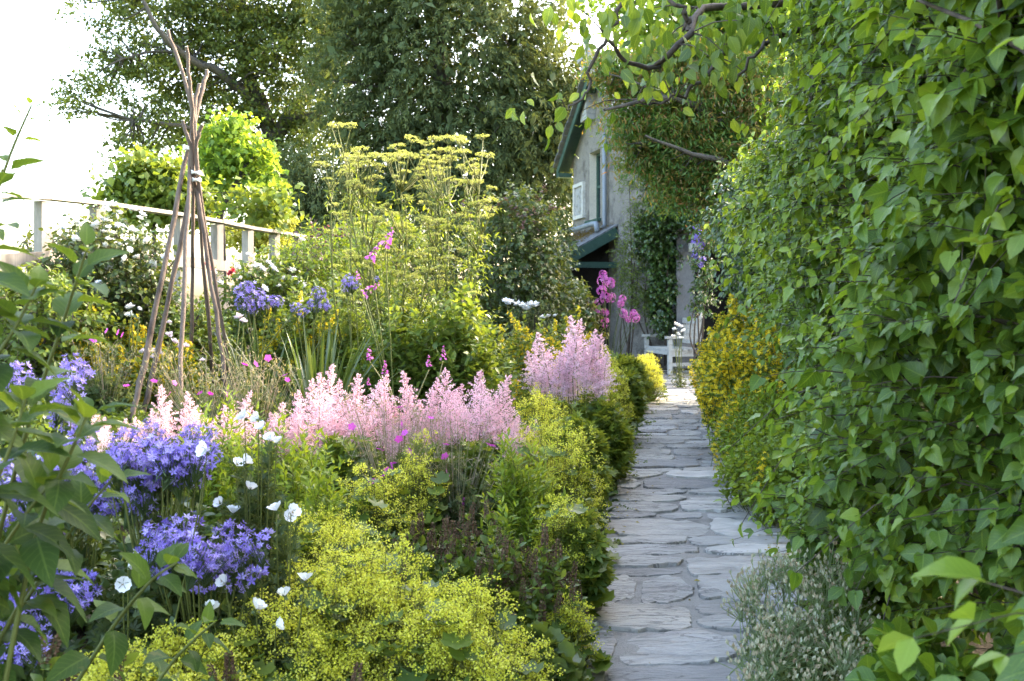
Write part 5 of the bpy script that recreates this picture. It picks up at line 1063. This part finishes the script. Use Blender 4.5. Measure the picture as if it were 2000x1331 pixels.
wr, WB = bush('white_rose', 'large bush of white roses in front of the fence', 'shrub', 215, 7.1, 405, .50, .4, 900, .25, OVAL2, .05, L_rose, tone=.4, width=1.3)
for (x_, y_) in [(207, 415), (222, 405), (205, 430), (258, 414), (228, 440), (240, 447), (200, 452), (215, 470), (230, 480), (262, 470), (255, 485), (280, 418), (245, 510), (190, 555), (198, 565), (275, 430), (225, 500), (185, 440), (150, 432), (205, 480), (270, 500), (290, 470), (210, 445), (236, 420), (262, 452), (180, 470), (300, 520), (145, 470), (130, 450), (165, 500), (320, 500), (215, 520), (285, 545)]: put(V_rose, wr, at(x_+U(-4, 4), y_+U(-4, 4), 6.78+U(-.1, .2)), U(.8, 1.35), .5)
bush('dog_rose', 'small rose tangle behind the white rose along the fence rail', 'shrub', 130, 7.6, 430, .45, .3, 320, .25, OVAL2, .055, L_rose, tone=.55)
cr, CB = bush('shrub_rose', 'mixed white and red flowered roses under the fence rail', 'shrub', 540, 8.9, 480, .62, .4, 620, .26, OVAL2, .055, L_bed, tone=.55, width=1.2)
for (x_, y_) in [(505, 520), (512, 528), (525, 515), (530, 522), (535, 528), (498, 522), (545, 560), (590, 557), (595, 562), (515, 565), (420, 535), (470, 545), (555, 545), (486, 500), (462, 522), (430, 555), (570, 530), (590, 470), (575, 545), (608, 585)]: put(V_rose, cr, at(x_, y_, 8.5+U(-.1, .1)), U(.8, 1.4), .5)
for (x_, y_) in [(403, 520), (408, 526), (453, 530), (450, 537)]: put(V_redrose, cr, at(x_, y_, 8.4), 1.1, .4)
fl = heads('white_phlox', 'white flower cluster behind the yellow loosestrife', 'plant', 1020, 10.6, [(1000, 594), (1012, 598), (1022, 600), (1036, 597), (1046, 600), (1030, 606), (990, 592), (1070, 620, .8), (1060, 622, .7), (1085, 618, .6)], V_rose, 1.9)
heads('white_phlox', 'small white flowers beside the bench', 'plant', 1330, 15.5, [(1322, 636), (1330, 640), (1318, 645), (1335, 648), (1325, 655), (1316, 660), (1330, 662)], V_rose, 1.7)
for a in (('fennel', 'soft light green bush between the fence and the umbels', 610, 9.2, 440, .55, .4, 520, NARROW, .09, L_bright, .4), ('fennel', 'airy green bush just in front of the fence end', 690, 9.6, 420, .4, .4, 380, OVAL2, .07, L_bright, .42), ('shrub', 'leafy shrub at the tepee side of the umbels', 640, 8.4, 530, .4, .3, 260, OVAL2, .07, L_bed, .5)):
    bush(a[0], a[1], 'plant', a[2], a[3], a[4], a[5], a[6], a[7], .28, a[8], a[9], a[10], tone=a[11])
bush('border_shrub', 'green leafy bush under the white roses', 'shrub', 245, 7.0, 540, .35, .3, 300, .24, OVAL2, .055, L_dark, tone=.5, width=1.2); bush('border_shrub', 'leafy plant inside the tepee legs', 'plant', 350, 7.2, 560, .35, .3, 300, .26, OVAL2, .06, L_bed, tone=.55); bush('border_shrub', 'dull green bush behind the tall leafy stems', 'plant', 60, 6.4, 510, .5, .4, 360, .26, OVAL2, .06, L_bed, tone=.55)
smoke, SB = bush('smoke_bush', 'purple leaved shrub behind the fennel', 'shrub', 640, 10.6, 428, .45, .3, 260, .26, OVAL2, .06, leaf_mat('purple_leaf', (.05, .022, .035), (.10, .04, .065), (.16, .07, .11), .35, tint=(1, 1, 1)), tone=.5)
bush('garden_shrub', 'light green shrub filling the gap under the yew', 'shrub', 760, 13.0, 400, .7, .5, 420, .3, OVAL2, .08, L_bed, tone=.55)

# ------------------------------------------------------------------ right side: low leaves and downy seed heads at the path edge
for lb, c, rx, ry, h, n in (('low leafy clump at the very corner under the hedge', (.90, 2.0), .22, .30, .50, 130), ('low broad leaved clump between the downy seed heads and the hedge', (1.04, 2.5), .22, .30, .56, 150), ('low leaves spilling from the hedge onto the flags', (1.36, 3.75), .20, .4, .50, 130), ('leafy clump at the hedge foot beside the St Johns wort', (1.60, 4.7), .24, .4, .52, 130)):
    mound('low_shrub', lb, 'plant', c, rx, ry, h, n, .24, 3, OVAL, .105, L_lilac, 'low leaves along the foot of the hedge', tone=.5, width=1.5, upright=.5, leafdroop=.3)
def seeds(label, px, d, top, r, n, nf):
    x, y = gxy(px, d); h = h_of(px, d, top); t, tp, td = mound('seed_head_plant', label, 'plant', (x, y), r, r, h*.75, nf, .2, 5, LOBED, .04, L_grey, 'downy plants with seed heads', tone=.4, upright=.8)
    ms = MB(); c = np.array([x, y, gz(x, y)])
    for _ in range(n):
        a = U(0, 6.28); q = math.sqrt(U(0, 1)); p = c+[r*1.1*q*math.cos(a), r*1.1*q*math.sin(a), h*math.sqrt(1-.6*q*q)*U(.72, .95)]; put(V_seed, t, p, U(.9, 1.2), .3); tube(ms, curve([c+(p-c)*[.4, .4, .1], c+(p-c)*[.75, .75, .6], p-[0, 0, .08]], 5), .0016, 4, cap=False)
    ms.build('stem', L_grey, t)
seeds('grey downy plant full of seed heads at the right edge of the flags', 1580, 3.35, 1095, .22, 60, 110); seeds('grey downy plant with seed heads low at the bottom of the path', 1550, 3.0, 1215, .17, 34, 70); seeds('small downy plant with reddish seed heads under the leaves', 1690, 2.75, 1245, .14, 16, 50)

# ------------------------------------------------------------------ climbers on the cottage
def climber(name, label, spec, n, L, tm, size, lm, tone, width=1.0, extra=None):
    c = at(spec[0][0], 650, spec[0][4]); c[2] = .2; t = thing(name, label, 'climber', c); ml, ms = MB(), MB(); P = np.array(zone(spec, n)); P[:, 1] += U(-.25, .1, n)
    twigs(ml, ms, P, R.normal(0, .6, (n, 3))+[-.1, -.6, .1], L*U(.6, 1.2, n), 4, tm, size, tone=tone, width=width, stem_r=.003)
    for k in range(5): e = P[int(R.integers(n))]; tube(ms, curve([(c[0]+U(-.2, .2), c[1]+.15, .15), (e[0]+U(-.1, .1), e[1]+.1, e[2]*.5), e], 10), np.linspace(.02, .006, 10), 6, cap=False)
    ml.build('foliage', lm, t); ms.build('branch', M_twig, t); return t
climber('ivy', 'dense dark ivy on the front of the cottage beside the slate porch', [(1295, 560, 30, 90, 18.6), (1285, 460, 45, 60, 18.6), (1330, 400, 60, 45, 18.3), (1390, 420, 50, 40, 18.0), (1310, 345, 50, 40, 18.5)], 1500, .25, OVAL2, .095, L_gloss, .5, 1.3)
climber('wall_shrub', 'thin wiry climber on the rounded corner of the cottage', [(1235, 490, 30, 50, 18.75), (1250, 580, 40, 30, 18.75), (1225, 540, 22, 30, 18.8), (1260, 420, 30, 40, 18.7), (1240, 350, 35, 30, 18.7)], 700, .3, DIAN, .085, L_bed, .5)
cl = climber('clematis', 'climber with purple flowers over the porch post', [(1372, 500, 18, 70, 17.2), (1385, 440, 25, 40, 17.2), (1370, 590, 16, 30, 17.2)], 260, .22, OVAL2, .08, L_gloss, .6)
def f_clem(mb): n = 7; P = R.normal(0, .05, (n, 3)); flowers(mb, STAR4, P, R.normal(0, .5, (n, 3))+[-.2, -1, .2], .05, R.normal(.3, .2, n))
V_clem = many('flower', [P_blue], f_clem, 3)
for (x_, y_) in [(1365, 447), (1358, 498), (1367, 475), (1366, 512), (1352, 465), (1372, 505)]: put(V_clem, cl, at(x_, y_, 16.9), 1.0, .2)

# ------------------------------------------------------------------ tall broad leaved stems in the near corner
def tallstem(mb, ms, pts, size0, size1, n=9, t_start=.25):
    C = curve([at(*p) for p in pts], 30); tube(ms, C, np.linspace(.0055, .0022, 30), 7, cap=False); Tn = nrm(np.gradient(C, axis=0)); a0 = U(0, 6.28)
    for j in range(n):
        t = t_start+(1-t_start)*(j/(n-1))**.85; i = min(29, int(t*29)); T_ = Tn[i]; S = nrm(np.cross(T_, [0.2, 1, .1])); W = np.cross(S, T_); s = size0+(size1-size0)*t**1.5
        for sg in (0, math.pi):
            th = a0+j*1.57+sg+R.normal(0, .25); side = S*math.cos(th)+W*math.sin(th); dv = side*(1.0-.35*t)+T_*(.2+.5*t)+[0, 0, -.75*(1-t)]; place(mb, LANCE, (C[i]+side*.012)[None], dv[None], (UPV+.5*T_+R.normal(0, .3, 3))[None], s*U(.8, 1.15), np.clip(.38+.3*t+R.normal(0, .16), 0, 1), width=1.15)
SPL = [("tall leafy stem with its top rosette before the fence post", [(-70, 1331, 2.0), (35, 900, 1.95), (120, 640, 1.9), (170, 485, 1.85)], .16, .07, 10), ("tall leafy stem along the picture edge rising against the sky", [(-140, 1100, 1.75), (-70, 700, 1.75), (-30, 480, 1.75), (5, 330, 1.75)], .15, .06, 9), ("leafy stem ending level with the second bellflowers", [(10, 1331, 1.85), (70, 1050, 1.85), (140, 880, 1.8), (175, 800, 1.8)], .15, .07, 9),
       ("thin leafy stem reaching highest into the white sky", [(-120, 900, 2.1), (-60, 560, 2.1), (10, 330, 2.1), (62, 205, 2.1)], .10, .035, 8), ("leafy stem with a tuft below the low bellflowers", [(110, 1400, 2.15), (210, 1240, 2.15), (290, 1140, 2.1), (345, 1100, 2.1)], .13, .06, 8), ("leafy stem bending in front of the highest bellflowers", [(-60, 1331, 1.95), (60, 1160, 1.95), (150, 1020, 1.95), (220, 935, 1.95)], .14, .065, 9), ("short leafy stem at the lower bellflower edge", [(250, 1420, 2.3), (340, 1290, 2.3), (420, 1215, 2.25)], .11, .06, 7), ("broad leafy stem in the shade of the near corner", [(-160, 1250, 1.7), (-60, 1060, 1.7), (10, 900, 1.7), (50, 780, 1.7)], .16, .08, 9), ("leafy stem crossing the dark violet bellflowers", [(-140, 1400, 1.85), (-60, 1180, 1.85), (40, 1020, 1.8), (110, 930, 1.8)], .15, .07, 9), ("leafy stem just inside the picture edge above the pale bellflowers", [(-120, 1000, 1.8), (-40, 760, 1.8), (30, 640, 1.8), (70, 560, 1.8)], .15, .07, 9), ("leafy stem low in the near corner", [(-80, 1450, 1.9), (0, 1250, 1.9), (70, 1130, 1.9)], .14, .08, 8)]
for lb, pts, s0, s1_, n in SPL:
    b_ = at(*pts[0]); g_ = gz(b_[0], b_[1]); pts2 = pts; t = thing('tall_perennial', lb, 'plant', (b_[0], b_[1], g_), 'tall broad leaved stems in the near corner'); mb, ms = MB(), MB()
    tube(ms, [(b_[0]-.02, b_[1], g_-.02), tuple(b_)], [.006, .0055], 7, cap=False) if b_[2] > g_ else None
    tallstem(mb, ms, pts, s0*.86, s1_*.9, n); mb.build('foliage', L_lance, t); ms.build('stem', L_stem, t)
print('objects', len(sc.objects), 'faces', sum(len(o.data.polygons) for o in sc.objects if o.type == 'MESH'))
